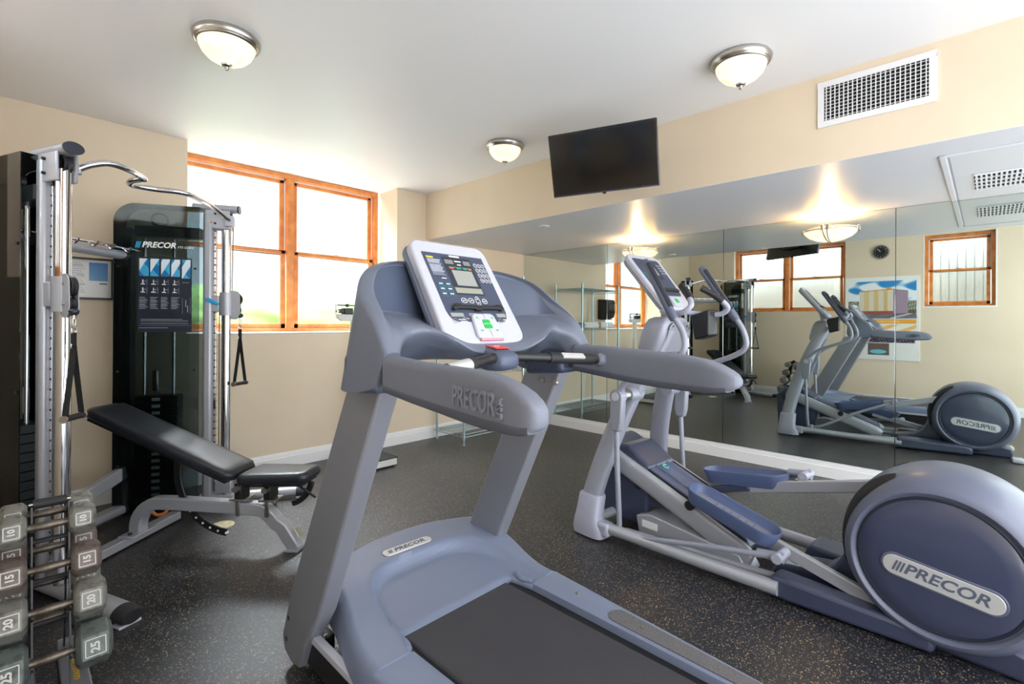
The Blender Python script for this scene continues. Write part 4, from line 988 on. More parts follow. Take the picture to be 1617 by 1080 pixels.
def rounded(poly, rads, n=4):
    out = []; m_ = len(poly)
    for i in range(m_):
        p0, p1, p2 = V(*poly[i - 1]), V(*poly[i]), V(*poly[(i + 1) % m_]); a = p0 - p1; b_ = p2 - p1
        ra = min(rads[i], a.length * .45); rb = min(rads[i], b_.length * .45); qa = p1 + a.normalized() * ra; qb = p1 + b_.normalized() * rb
        for k in range(n + 1):
            t_ = k / n; out.append(tuple(qa * (1 - t_) ** 2 + p1 * 2 * t_ * (1 - t_) + qb * t_ * t_))
    return out
RAD = [.012, .014, .010, .008, .008, .016, .050, .016]
bow = MB().loft([rounded([tr[i] for tr in tracks], RAD) for i in range(len(tracks[0]))]).build('console_bow', 'console_plastic', tm, smooth=48)
# sunken dark panels either side of the console
for s_ in (0, 1):
    pm = MB(); i0, i1 = 11, 38; n_r = 0
    for i in range(i0, i1 + 1):
        j_ = i if s_ == 0 else len(tracks[0]) - 1 - i
        C_, D_ = V(*tracks[3][j_]), V(*tracks[4][j_]); e_ = sm(-1, 6, i - i0)
        for q in range(9): pm.v.append(tuple(C_.lerp(D_, lerp(lerp(.55, .03, e_), lerp(.55, .97, e_), q / 8)) + V(0, -.0012, 0)))
        n_r += 1
    for i in range(n_r - 1):
        for q in range(8): pm.f.append((i * 9 + q, i * 9 + q + 1, (i + 1) * 9 + q + 1, (i + 1) * 9 + q))
    pm.build('recess_panel', 'recess_plastic', bow, smooth=60)
# lower side covers that cap the uprights
for x0, x1 in ((.6905, .845), (1.465 + .03, 1.6195)):
    MB().prism([(1.185, 1.152), (1.385, 1.136), (1.375, 1.26), (1.19, 1.225)], lambda a, b_, d: V(d, a, b_), x0, x1).build('side_cover', 'panel_dark' if x0 > 1 else 'recess_plastic', tm, bevel=.02, seg=3)
# padded arms
def arm_loft(rows, m_, name, zf=None, ex=4.6, n=36, grow=0, parent=None, smooth=70):
    secs = []
    for y, xa, xb, z0, z1 in rows:
        if zf: z0, z1 = zf(z0, z1)
        cx, cz, hx, hz = (xa + xb) / 2, (z0 + z1) / 2, abs(xb - xa) / 2 + grow, abs(z1 - z0) / 2 + grow
        secs.append([(cx + hx * math.copysign(abs(math.cos(a)) ** (2 / ex), math.cos(a)), y, cz + hz * math.copysign(abs(math.sin(a)) ** (2 / ex), math.sin(a))) for a in [2 * PI * j / n for j in range(n)]])
    return MB().loft(secs).build(name, m_, parent or tm, smooth=smooth)
armL = [(1.150, .690, .746, 1.164, 1.260), (1.02, .690, .742, 1.150, 1.251), (.90, .688, .740, 1.140, 1.248), (.82, .683, .737, 1.134, 1.247), (.74, .672, .728, 1.133, 1.245), (.69, .664, .720, 1.135, 1.238), (.65, .659, .715, 1.137, 1.229), (.62, .657, .712, 1.140, 1.217), (.60, .659, .708, 1.146, 1.205), (.587, .666, .703, 1.157, 1.190)]
armR = [(1.160, 1.535, 1.620, 1.164, 1.263), (1.02, 1.533, 1.618, 1.150, 1.262), (.90, 1.522, 1.606, 1.140, 1.256), (.80, 1.508, 1.592, 1.136, 1.251), (.70, 1.490, 1.572, 1.136, 1.246), (.63, 1.472, 1.556, 1.138, 1.238), (.58, 1.464, 1.546, 1.142, 1.224), (.55, 1.466, 1.538, 1.148, 1.210), (.53, 1.472, 1.530, 1.156, 1.198), (.52, 1.482, 1.520, 1.166, 1.184)]
aL = arm_loft(armL, 'arm_foam', 'side_arm'); aR = arm_loft(armR, 'arm_foam', 'side_arm')
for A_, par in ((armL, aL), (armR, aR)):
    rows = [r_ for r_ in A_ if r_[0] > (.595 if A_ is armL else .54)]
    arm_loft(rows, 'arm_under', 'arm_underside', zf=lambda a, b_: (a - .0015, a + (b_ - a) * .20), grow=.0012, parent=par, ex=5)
# raised lettering on the outer side of the near arm
text('PRECOR', .062, (.6752, .768, 1.186), (-.148, -1, 0), (0, 0, 1), aL, m='emboss', ext=.0050, bold=.0008, name='raised_lettering', wscale=.70)
text('USA', .024, (.6610, .674, 1.182), (0, 0, 1), (.14, 1, 0), aL, m='emboss', ext=.0046, bold=.0003, name='raised_lettering')
text('PRECOR', .050, (1.587, .74, 1.195), (0, 1, 0), (0, 0, 1), aR, m='arm_under', ext=.004, bold=.0012, name='raised_lettering')
# cross bar with pulse grips and stop box
L0, C0, R0 = V(.742, 1.015, 1.213), V(1.130, 1.150, 1.238), V(1.535, 1.030, 1.213)
for a_, s_ in ((L0, -1), (R0, 1)):
    dirv = (C0 - a_)
    MB().tube([a_, a_ + dirv * .9], .0165, 18).build('cross_bar', 'black_plastic', tm)
    g = MB().tube([a_ + dirv * .10, a_ + dirv * .55], .0195, 20).build('pulse_grip', 'black_rubber', tm)
    MB().tube([a_ + dirv * .20, a_ + dirv * .48], .0202, 20, caps=False).build('sensor_plate', 'badge_silver', g) if s_ < 0 else MB().obox(a_ + dirv * .33 + V(-.002, -.0125, .0105), (dirv, V(0, -.6, .8).cross(dirv), V(0, -.6, .8)), (.048, .012, .005)).build('sensor_plate', 'badge_silver', g, bevel=.002)
    MB().lathe([(0.001, .022), (.014, .020), (.022, .010), (.025, 0), (.025, -.006)], a_ - V(s_ * .004, 0, 0), ax=(-s_, 0, 0), n=20).build('bar_socket', 'arm_foam', tm, smooth=80)
sb = []
for (y, z0, z1, hw) in ((1.100, 1.222, 1.246, .030), (1.108, 1.208, 1.260, .045), (1.14, 1.200, 1.272, .054), (1.18, 1.200, 1.280, .058), (1.23, 1.210, 1.278, .055), (1.26, 1.22, 1.27, .045)):
    cx, cz, hz = 1.127, (z0 + z1) / 2 - .010, (z1 - z0) / 2
    sb.append([(cx + hw * math.copysign(abs(math.cos(a)) ** .6, math.cos(a)), y, cz + hz * math.copysign(abs(math.sin(a)) ** .6, math.sin(a))) for a in [2 * PI * j / 24 for j in range(24)]])
sbx = MB().loft(sb).build('stop_box', 'recess_plastic', tm, smooth=60)
MB().prism([(-.038, -.03), (.038, -.03), (.034, .028), (-.034, .028)], lambda a, b_, d: V(1.127 + a * .85, 1.165 + b_, 1.2665 + b_ * .12 + d), 0, .004).build('stop_key', 'red_plastic', sbx, bevel=.004)
text('STOP', .012, (1.127, 1.165, 1.2710), (1, 0, 0), (0, 1, .18), sbx, ext=.0004)

# console
CO = V(1.133, 1.205, 1.277); CU = V(0, .555, .832).normalized(); CW = V(1, 0, 0); CN = CW.cross(CU)
def K(a, b_, d=0): return CO + CW * (a * (.93 - .10 * b_ / .43)) + CU * b_ + CN * d
def outline(w0, w1, h0, h1, r0, r1, n=8):
    pts = []
    for cx, cy, r_, a0 in ((w0 - r0, h0 + r0, r0, -PI / 2), (w1 - r1, h1 - r1, r1, 0), (-w1 + r1, h1 - r1, r1, PI / 2), (-w0 + r0, h0 + r0, r0, PI)):
        for k in range(n + 1):
            a = a0 + PI / 2 * k / n; pts.append((cx + r_ * math.cos(a), cy + r_ * math.sin(a)))
    return pts
bez = MB().prism(outline(.198, .208, .0, .435, .055, .045), lambda a, b_, d: K(a, b_, d), -.030, .006).build('console_bezel', 'white_plastic', tm, bevel=.008, seg=3)
MB().prism(outline(.203, .212, -.006, .438, .06, .045), lambda a, b_, d: K(a, b_, d), -.055, -.028).build('console_back', 'console_plastic', tm, bevel=.008)
# hump of the top edge
pn = MB().prism(outline(.150, .166, .085, .378, .04, .006), lambda a, b_, d: K(a, b_, d), .0055, .0075).build('control_panel', 'panel_dark', bez, bevel=.001, seg=1)
cv = Canvas(170, 150, (62, 70, 92))
def kx(a): return (a + .166) / .332
def ky(b_): return (.378 - b_) / .293
def krect(a0, b0, a1, b1, c): cv.rect(kx(a0), ky(b1), kx(a1), ky(b0), c)
krect(-.152, .352, -.118, .360, (226, 196, 60))
for j in range(13): krect(-.152, .278 + j * .0056, -.085 - .012 * ((j * 5) % 3) / 3, .2812 + j * .0056, (176, 180, 192))
krect(-.118, .262, -.092, .266, (220, 220, 225))
krect(-.075, .196, .085, .365, (38, 42, 56)); 
krect(-.062, .333, -.018, .352, (128, 130, 126)); krect(.040, .333, .078, .352, (128, 130, 126))
krect(-.008, .345, .028, .351, (225, 225, 230)); krect(-.025, .366, .03, .3745, (235, 235, 240)); krect(0, .330, .022, .335, (200, 200, 205))
krect(-.052, .318, .068, .3205, (90, 120, 110)); krect(-.05, .312, -.028, .320, (190, 110, 70)); krect(-.012, .312, .012, .320, (40, 150, 100)); krect(.026, .312, .046, .320, (40, 150, 100)); krect(.054, .312, .072, .320, (190, 110, 70))
krect(-.045, .238, .068, .306, (152, 154, 148)); krect(-.068, .204, .080, .228, (150, 152, 138))
cv.mesh('panel_print', K(-.166, .378, .0080), CW, -CU, .332, .293, bez, fn=lambda a, b_: K(lerp(-.150 - .016 * (1 - b_), .150 + .016 * (1 - b_), a) * (1 - .25 * sm(.86, 1, b_)), .378 - b_ * .293, .0080))
def oval(a, b_, ra, rb, m_, name, lw=.0012, d=.0082, par=None, n=20):
    return MB().tube([K(a + ra * math.cos(t_), b_ + rb * math.sin(t_), d) for t_ in [2 * PI * k / n for k in range(n)]], lw, 5, closed=True).build(name, m_, par or bez)
for r_ in range(4):
    for c_ in range(3):
        oval(.105 + c_ * .0215, .338 - r_ * .0235, .0085, .0085, 'white_print', 'key_ring', lw=.0009)
        s_ = ['1', '2', '3', '4', '5', '6', '7', '8', '9', 'CLR', '0', 'OK'][r_ * 3 + c_]
        text(s_, .0085 if len(s_) == 1 else .0055, K(.105 + c_ * .0215, .338 - r_ * .0235, .0084), CW, CU, bez, ext=.0002, name='key_mark')
for r_ in range(3):
    for c_ in range(2):
        a, b_ = -.128 + c_ * .036, .240 - r_ * .021
        MB().tube([K(a + dx * .0155, b_ + dy * .0075, .0082) for dx, dy in ((-1, -1), (1, -1), (1, 1), (-1, 1))], .0009, 4, closed=True).build('program_key', 'teal_print', bez)
        MB().add([K(a - .009, b_ - .002, .0084), K(a + .009, b_ - .002, .0084), K(a + .009, b_ + .002, .0084), K(a - .009, b_ + .002, .0084)], [(0, 1, 2, 3)]).build('key_mark', 'white_print', bez, smooth=0)
for a, ra, rb in ((-.045, .0135, .010), (-.010, .0135, .010), (.026, .011, .019), (.062, .012, .010)):
    oval(a, .172, ra, rb, 'white_print', 'button_ring')
    if rb < .015: MB().add([K(a - .007, .1705, .0084), K(a + .007, .1705, .0084), K(a + .007, .1735, .0084), K(a - .007, .1735, .0084)], [(0, 1, 2, 3)]).build('key_mark', 'white_print', bez, smooth=0)
for s_ in (1, -1):
    MB().add([K(.021, .172 + s_ * .006, .0084), K(.031, .172 + s_ * .006, .0084), K(.026, .172 + s_ * .013, .0084)], [(0, 1, 2) if s_ > 0 else (0, 2, 1)]).build('arrow', 'white_print', bez, smooth=0)
MB().prism([(-.128, .132), (-.108, .150), (-.085, .150), (-.080, .145), (.095, .145), (.10, .150), (.128, .150), (.138, .132), (.12, .126), (.112, .132), (.02, .132), (.014, .126), (-.014, .126), (-.02, .132), (-.10, .132), (-.118, .126)], lambda a, b_, d: K(a, b_, d), .007, .022).build('reading_ledge', 'black_plastic', bez, bevel=.002)
for a0, a1 in ((-.138, -.078), (-.050, -.008), (.020, .060), (.092, .140)):
    MB().prism([(a0, .104), (a1, .104), (a1, .119), (a0, .119)], lambda a, b_, d: K(a, b_, d), .0075, .0086).build('readout', 'display_gray', bez, smooth=0)
for a, b_ in ((-.127, .088), (.100, .088)):
    oval(a, b_, .0095, .0085, 'display_gray', 'button_ring', lw=.0007)
    for j in range(2): MB().add([K(a + .016 + j * .006, b_ + .003 - j * .008, .0084), K(a + .05 + j * .006, b_ + .003 - j * .008, .0084), K(a + .05 + j * .006, b_ + .006 - j * .008, .0084), K(a + .016 + j * .006, b_ + .006 - j * .008, .0084)], [(0, 1, 2, 3)]).build('key_mark', 'white_print', bez, smooth=0)
oval(-.062, .060 + .036, .001, .001, 'white_print', 'indicator'); oval(-.070, .098 - .036 + .035, .001, .001, 'white_print', 'indicator')
oval(-.080, .100, .0005, .0005, 'white_print', 'indicator')
oval(-.0860, .098 - .0, .0002, .0002, 'white_print', 'indicator')
kp = MB().prism(outline(.066, .058, .012, .118 - .004, .02, .02), lambda a, b_, d: K(a + .008, b_, d), .004, .018).build('speed_keypad', 'white_plastic', bez, bevel=.006, seg=3)
MB().prism([(-.050, .006), (.066, .006), (.060, .024), (-.044, .024)], lambda a, b_, d: K(a, b_, d), .0045, .0165).build('keypad_base', 'pink_plastic', kp, bevel=.003)
MB().prism(outline(.020, .018, .050, .086, .006, .006), lambda a, b_, d: K(a + .008, b_, d), .0178, .0205).build('start_button', 'green_plastic', kp, bevel=.002)
text('QUICK START', .0058, K(.008, .068, .0208), CW, CU, kp, ext=.0002, name='key_mark')
for a in (-.030, .046):
    for b_, s_ in ((.094, 1), (.042, -1)):
        MB().tube([K(a - .007, b_ - s_ * .004, .0186), K(a, b_ + s_ * .003, .0186), K(a + .007, b_ - s_ * .004, .0186)], .0012, 5).build('arrow', 'green_plastic', kp)
MB().beam(K(.008, .016, .0183), K(.008, .046, .0183), .001, .0006, up=tuple(CN)).build('key_seam', 'panel_dark', kp, smooth=0)
MB().beam(K(.008, .09, .0183), K(.008, .112, .0183), .001, .0006, up=tuple(CN)).build('key_seam', 'panel_dark', kp, smooth=0)

# ================================================================== ELLIPTICAL
E0 = V(2.84, .08, 0); TH = math.radians(5); Eb = V(math.cos(TH), -math.sin(TH), 0); Ef = V(math.sin(TH), math.cos(TH), 0)
def E(u, v, z): return E0 + Eb * u + Ef * v + V(0, 0, z)
el = thing('elliptical_trainer', 'blue and silver elliptical trainer with large round wheel housing by the mirror', 'elliptical', tuple(E(0, .9, 0)))
vc, zc = .04, .375
prof = [(.02, -.238), (.277, -.238), (.282, -.250), (.292, -.256), (.305, -.252), (.318, -.236), (.340, -.190), (.356, -.120), (.364, -.04), (.364, .04), (.356, .120), (.340, .190), (.318, .236), (.305, .252), (.292, .256), (.282, .250), (.277, .238), (.02, .238)]
hs = MB().lathe(prof, E(0, vc, zc), ax=tuple(Eb), n=72).build('wheel_housing', 'navy_rim', el, smooth=40)
for s_ in (-1, 1):
    dsk = MB().lathe([(0.001, .006), (.10, .005), (.20, .001), (.262, -.006), (.270, -.012), (.2745, -.014)], E(s_ * .245, vc, zc), ax=tuple(Eb * s_), n=72).build('side_disc', 'navy_disc', el, smooth=60)
    MB().lathe([(.262, -.004), (.268, -.001), (.272, -.003), (.274, -.012)], E(s_ * .245, vc, zc), ax=tuple(Eb * s_), n=72).build('disc_groove', 'panel_darker', dsk, smooth=60)
    U_ = (Ef * -1 if s_ < 0 else Ef); tilt = V(0, 0, 1)
    sl = .13
    Ub = (U_ + V(0, 0, -sl if s_ < 0 else sl)).normalized(); Vb = (V(0, 0, 1) - Ub * Ub.z).normalized()
    MB().prism(capsule(.197, .050), lambda a, c, d: E(s_ * .249, vc - .01, zc - .055) + Ub * a + Vb * c + Eb * s_ * d, -.004, .003).build('badge_recess', 'navy_rim', dsk, bevel=.003)
    badge(E(s_ * .251, vc - .01, zc - .055), Ub, Vb, .188, .041, dsk, size=.062, wscale=1.12, ext=.0006)
    # crescent slot in front of the housing where the pedal arm passes
    cres = MB(); sec_ = []
    for k in range(25):
        a = math.radians(62 + k * 5.2); w_ = .024 * math.sin(PI * min(1, (k + 3) / 27)) + .003
        ra, rb = .352 + .004 - w_ * .2, .352 + .006
        uo = -.135 * 1.0
        sec_.append([(lerp(.10, .19, q), a) for q in (0, 1)])
    for k in range(25):
        a = math.radians(-20 + k * 3.5); e_ = math.sin(PI * min(1, (k + 1.2) / 26)) ** .5
        for q in [.5 + .5 * e_ * (w_ / 4 - 1) for w_ in range(9)]:
            uo = lerp(.085, .228, q); pr_ = [(.04, .364), (.12, .356), (.19, .340), (.236, .318)]
            for (ua, ra), (ub, rb) in zip(pr_[:-1], pr_[1:]):
                if ua <= uo <= ub: rr_ = lerp(ra, rb, (uo - ua) / (ub - ua)) + .0028
            cres.v.append(tuple(E(s_ * uo, vc + rr_ * math.cos(a), zc + rr_ * math.sin(a))))
    for k in range(24):
        for q in range(8): cres.f.append((k * 9 + q, k * 9 + q + 1, k * 9 + q + 10, k * 9 + q + 9))
    cres.build('arm_slot', 'dark_void', hs, smooth=0)
# base body: fairing and side beams
fair = [(.74, .02), (.70, .10), (.60, .115), (.50, .13), (.44, .18), (.40, .26), (.375, .36), (.30, .40), (.10, .05), (.0, .02)]
MB().prism(fair, lambda a, b_, d: E(d, a, b_), -.10, .10).build('base_fairing', 'navy_plastic', el, bevel=.015, seg=3)
for s_ in (-1, 1):
    uo = .30 if s_ < 0 else .40
    MB().prism([(.69, .012), (.655, .122), (.50, .118), (.30, .105), (.10, .10), (.05, .085), (.05, .012)], lambda a, b_, d: E(d * lerp(.80, 1, sm(.05, .7, a)), a, b_), s_ * uo if s_ < 0 else .20, s_ * .18 if s_ < 0 else uo).build('side_beam', 'navy_plastic', el, bevel=.02, seg=3)
    ur = .295 if s_ < 0 else .37
    MB().tube(cr([E(s_ * .405, 1.62, .085), E(s_ * lerp(.405, ur, .33), 1.30, .078), E(s_ * lerp(.405, ur, .68), .95, .070), E(s_ * ur, .62, .066)], 4), .034, 18).build('base_rail', 'silver_paint', el)
    MB().tube([E(s_ * .30, 1.50, .06), E(s_ * .22, .95, .06), E(s_ * .16, .60, .06)], .02, 14).build('inner_rail', 'silver_paint', el)
MB().prism([(.10, .0), (-.26, .0), (-.26, .10), (-.10, .14), (.1, .12)], lambda a, b_, d: E(d, a, b_), -.17, .17).build('rear_base', 'navy_plastic', el, bevel=.02)
for s_ in (-1, 1):
    MB().box(0, 0, 0, 0, 0, 0) if False else None
    MB().obox(E(s_ * .32, -.27, .022), (Eb, Ef, V(0, 0, 1)), (.06, .045, .022)).build('rear_foot', 'white_plastic', el, bevel=.015, seg=3)
# posts with boots
for s_ in (-1, 1):
    pts = cr([(s_ * .395, 1.72, .10), (s_ * .36, 1.70, .30), (s_ * .27, 1.63, .62), (s_ * .185, 1.52, .95), (s_ * .115, 1.41, 1.20), (s_ * .09, 1.36, 1.32)], 6)
    secs = []
    for i, (u, v, z) in enumerate(pts):
        a = pts[max(i - 1, 0)]; b_ = pts[min(i + 1, len(pts) - 1)]; d = (E(*b_) - E(*a)).normalized(); sd = Eb - d * Eb.dot(d); sd.normalize(); fd = d.cross(sd)
        w_ = lerp(.042, .036, i / len(pts)); h_ = lerp(.072, .060, i / len(pts))
        secs.append([E(u, v, z) + sd * w_ * math.copysign(abs(math.cos(t_)) ** .8, math.cos(t_)) + fd * h_ * math.copysign(abs(math.sin(t_)) ** .8, math.sin(t_)) for t_ in [2 * PI * j / 24 for j in range(24)]])
    MB().loft(secs).build('post', 'lavender_paint', el, smooth=60)
    bsec = []
    for z, v, hu, hv in ((.012, 1.70, .062, .115), (.05, 1.70, .064, .118), (.10, 1.71, .058, .100), (.13, 1.715, .055, .088), (.25, 1.705, .053, .084), (.262, 1.704, .048, .078)):
        bsec.append([E(s_ * (.402 - max(0, z - .1) * .15) + hu * math.copysign(abs(math.cos(t_)) ** .55, math.cos(t_)), v + hv * math.copysign(abs(math.sin(t_)) ** .55, math.sin(t_)), z) for t_ in [2 * PI * j / 28 for j in range(28)]])
    MB().loft(bsec).build('post_boot', 'boot_plastic', el, smooth=60)
    MB().lathe([(0.001, 0), (.04, 0), (.04, .012), (0.001, .012)], E(s_ * .40, 1.66, 0), n=18).build('foot', 'black_rubber', el)
    MB().obox(E(s_ * .40, 1.60, .075), (Eb, Ef, V(0, 0, 1)), (.042, .06, .042)).build('rail_sleeve', 'boot_plastic', el, bevel=.02, seg=3)
MB().tube([E(-.40, 1.72, .08), E(.40, 1.72, .08)], .03, 16).build('front_cross_tube', 'silver_paint', el)
# ramp motor box
MB().prism([(1.86, .05), (1.88, .45), (1.80, .53), (1.60, .55), (1.44, .44), (1.46, .05)], lambda a, b_, d: E(d, a, b_), -.15, .15).build('motor_box', 'navy_plastic', el, bevel=.02, seg=3)
MB().obox(E(-.152, 1.52, .30), (Eb, Ef, V(0, 0, 1)), (.002, .022, .016)).build('power_socket', 'black_plastic', el)
# lower rear box under the ramp
lb = MB().prism([(1.48, .03), (1.50, .135), (1.40, .165), (.85, .11), (.80, .03)], lambda a, b_, d: E(d, a, b_), -.20, -.05).build('lift_box', 'silver_paint', el, bevel=.006)
MB().obox(E(-.2012, 1.40, .10), (Eb, Ef, V(0, 0, 1)), (.0008, .055, .022)).build('rating_label', 'white_print', lb, smooth=0)
MB().add([E(-.13, 1.435, .1605), E(-.10, 1.435, .1605), E(-.115, 1.405, .1655)], [(0, 1, 2)]).build('warning_label', 'yellow_print', lb, smooth=0)
# ramp
RA, RB_ = (1.80, .555), (.78, .145)
rd = (Ef * (RB_[0] - RA[0]) + V(0, 0, RB_[1] - RA[1])); RL = rd.length; rd.normalize(); ru = Eb.cross(rd); ru = ru if ru.z > 0 else -ru
def RP(u, q, h): return E(u, RA[0], RA[1]) + rd * (q * RL) + ru * h
for s_ in (-1, 1):
    secs = []
    for q in (.06, .10, .5, .93, .975, 1.0):
        k = 1 if q < .94 else (.86 if q < .99 else .6)
        secs.append([RP(s_ * .165 + .030 * math.copysign(abs(math.cos(t_)) ** .7, math.cos(t_)), q, -.055 + .062 * k * math.copysign(abs(math.sin(t_)) ** .7, math.sin(t_))) for t_ in [2 * PI * j / 20 for j in range(20)]])
    MB().loft(secs).build('ramp_rail', 'silver_paint', el, smooth=60)
    MB().prism([(0, 0), (1, 0), (1, .006), (0, .006)], lambda a, b_, d: RP(d, .10 + a * .84, b_ + .006), s_ * .135, s_ * .148).build('rail_seam', 'dark_void', el, smooth=0)
MB().prism([(.0, -.10), (.0, .0), (.04, .018), (.93, .012), (.965, -.02), (.95, -.09)], lambda a, b_, d: RP(d, a, b_), -.128, .128).build('ramp_body', 'ramp_blue', el, bevel=.008)
tp = MB().prism([(.005, .012), (.01, .030), (.05, .038), (.19, .036), (.195, .012)], lambda a, b_, d: RP(d, a, b_), -.138, .138).build('ramp_head', 'navy_plastic', el, bevel=.010, seg=3)
text('PRECOR', .040, RP(0, .158, .0400), Eb, -rd, tp, m='badge_silver', shear=.2, bold=.0008, wscale=1.05)
# recessed tray on the ramp with a round emblem
tray = MB(); o_pts = [(x_ * 1.0, y_) for x_, y_ in capsule(.20, .055)]
k = 0
ringO = [RP(b_, .43 + a / RL, .008) for a, b_ in capsule(.205, .072)]; ringA = [RP(b_, .43 + a / RL, .026) for a, b_ in capsule(.200, .066)]; ringB = [RP(b_, .43 + a / RL, .022) for a, b_ in capsule(.190, .056)]; ringC = [RP(b_, .43 + a / RL, .0165) for a, b_ in capsule(.180, .048)]
tray.loft([ringO, ringA, ringB, ringC], cap=True)
tro = tray.build('ramp_tray', 'ramp_blue', el, smooth=50)
MB().lathe([(0.001, .0), (.028, .0), (.030, -.003)], RP(.0, .37, .0225), ax=tuple(ru), n=28).build('emblem', 'teal_print', tro)
MB().tube([RP(.017 * math.cos(a), .37 + .017 * math.sin(a) / RL, .0232) for a in [PI * .25 + 1.6 * PI * k / 20 for k in range(21)]], .0018, 6).build('emblem_ring', 'white_print', tro)
# pedals and pedal arms
for s_, heel, toe, arm0, arm1 in ((-1, (.66, .255), (1.13, .385), (.90, .275), (.20, .095)), (1, (.76, .445), (1.24, .375), (.95, .375), (.20, .575))):
    H = E(s_ * .205, *heel); T = E(s_ * .205, *toe); d = (T - H).normalized(); L = (T - H).length; sd = Eb; up = sd.cross(d); up = up if up.z > 0 else -up
    M_ = (H + T) / 2
    def shp(grow, h, front=1.0):
        return [M_ + d * a + sd * b_ + up * h for a, b_ in capsule(L / 2 + grow, .076 + grow)]
    pd = MB().loft([shp(-.03, -.042), shp(-.012, -.038), shp(.012, .034), shp(.010, .044), shp(.002, .044), shp(-.010, .002), shp(-.016, -.004)], cap=True).build('pedal', 'pedal_blue', el, smooth=50)
    MB().loft([shp(-.018, -.0035), shp(-.022, .000)], cap=True).build('foot_mat', 'upright_paint', pd)
    for k in range(6): MB().obox(M_ + d * (-.12 + k * .042) + up * .001, (sd, d, up), (.030, .004, .0012)).build('tread_bar', 'ramp_blue', pd, smooth=0)
    a0, a1 = E(s_ * .16, *arm0), E(s_ * .16, *arm1)
    MB().beam(a0 - V(0, 0, .0), a1, .034, .062, up=(0, 0, 1)).build('pedal_arm', 'silver_paint', el, bevel=.006)
    ext = E(s_ * .16, arm0[0] + .26, arm0[1] + (.06 if s_ < 0 else -.085))
    MB().beam(a0, ext, .034, .045).build('roller_arm', 'navy_plastic', el, bevel=.01)
    MB().cyl(E(s_ * .12, arm0[0] + .24, arm0[1] + (.02 if s_ < 0 else -.09)), E(s_ * .20, arm0[0] + .24, arm0[1] + (.02 if s_ < 0 else -.09)), .028, n=20).build('roller', 'black_rubber', el)
    q = E(s_ * .185, .62 if s_ < 0 else .70, .20 if s_ < 0 else .47)
    MB().cyl(q - Eb * .03, q + Eb * .03, .014, n=14).build('pivot_bolt', 'brushed', el)
    # foot link rod from the bottom of the swing arm to the pedal arm
    lo = (1.50, .075) if s_ < 0 else (1.46, .12); hi = (.62, .215) if s_ < 0 else (.68, .49)
    rod = cr([E(s_ * .385, *lo), E(s_ * .385, lerp(lo[0], hi[0], .15), lerp(lo[1], hi[1], .10)), E(s_ * .335, lerp(lo[0], hi[0], .6), lerp(lo[1], hi[1], .62)), E(s_ * .285, *hi)], 5)
    MB().tube(rod, .0155, 14).build('link_rod', 'lavender_paint', el)
    MB().tube([E(s_ * .285, hi[0] + .10, hi[1] - .01), E(s_ * .28, hi[0] - .02, hi[1])], [.020, .026], 16).build('rod_end', 'lavender_paint', el)
    MB().cyl(E(s_ * .32, *hi), E(s_ * .20, *hi), .024, n=18).build('rod_bearing', 'boot_plastic', el)
    # swing arm
    PV = (1.515, .90)
    MB().tube([E(s_ * .16, *PV), E(s_ * .28, *PV)], .045, 22).build('pivot_sleeve', 'lavender_paint', el)
    MB().tube([E(s_ * .28, *PV), E(s_ * .335, *PV)], .036, 22).build('pivot_bearing', 'brushed', el)
    MB().cyl(E(s_ * .335, *PV), E(s_ * .40, *PV), .042, n=24).build('pivot_hub', 'lavender_paint', el)
    MB().cyl(E(s_ * .40, *PV), E(s_ * .405, *PV), .026, n=20).build('hub_cap', 'white_plastic', el)
    MB().prism([(PV[0] - .045, PV[1]), (PV[0] - .035, PV[1] - .16), (PV[0] - .02, PV[1] - .215), (PV[0] + .035, PV[1] - .215), (PV[0] + .05, PV[1] - .16), (PV[0] + .045, PV[1])], lambda a, b_, d_: E(d_, a, b_), s_ * .345, s_ * .395).build('swing_bracket', 'lavender_paint', el, bevel=.012, seg=3)
    MB().tube(cr([E(s_ * .37, PV[0] + .01, PV[1] - .20), E(s_ * .375, 1.515, .45), E(s_ * .38, 1.495, .14), E(s_ * .385, *lo)], 5), .0165, 14).build('swing_link', 'lavender_paint', el)
    MB().lathe([(0.001, .03), (.018, .028), (.025, .015), (.026, -.01), (.018, -.02), (0.001, -.022)], E(s_ * .385, *lo), n=16).build('link_joint', 'lavender_paint', el, smooth=80)
    top = (1.36, 1.735) if s_ > 0 else (1.34, 1.72)
    uu_ = .33 if s_ > 0 else .36
    armp = cr([E(s_ * .375, PV[0] + .01, PV[1] - .02), E(s_ * .38, PV[0] - .02, PV[1] + .045), E(s_ * .385, 1.38, 1.045), E(s_ * .385, 1.16, 1.135), E(s_ * .38, 1.075, 1.20), E(s_ * .37, 1.085, 1.30), E(s_ * (uu_ + .03), 1.14, 1.40)], 6)
    MB().tube(armp, .0175, 16).build('swing_arm', 'lavender_paint', el)
    g0, g1 = E(s_ * (uu_ + .032), 1.125, 1.37), E(s_ * uu_, *top)
    gp = [g0, g0.lerp(g1, .03), g0.lerp(g1, .5), g0.lerp(g1, .94), g0.lerp(g1, .985), g1]
    gr = MB().tube(gp, [.022, .026, .0255, .0245, .020, .010], 18, flat=.85).build('swing_grip', 'navy_rim', el, smooth=60)
    MB().tube([g0.lerp(g1, .18) - Ef * .012 + V(0, 0, .004), g0.lerp(g1, .92) - Ef * .012 + V(0, 0, .004)], .017, 12, flat=1.2).build('grip_pad', 'panel_darker', gr)
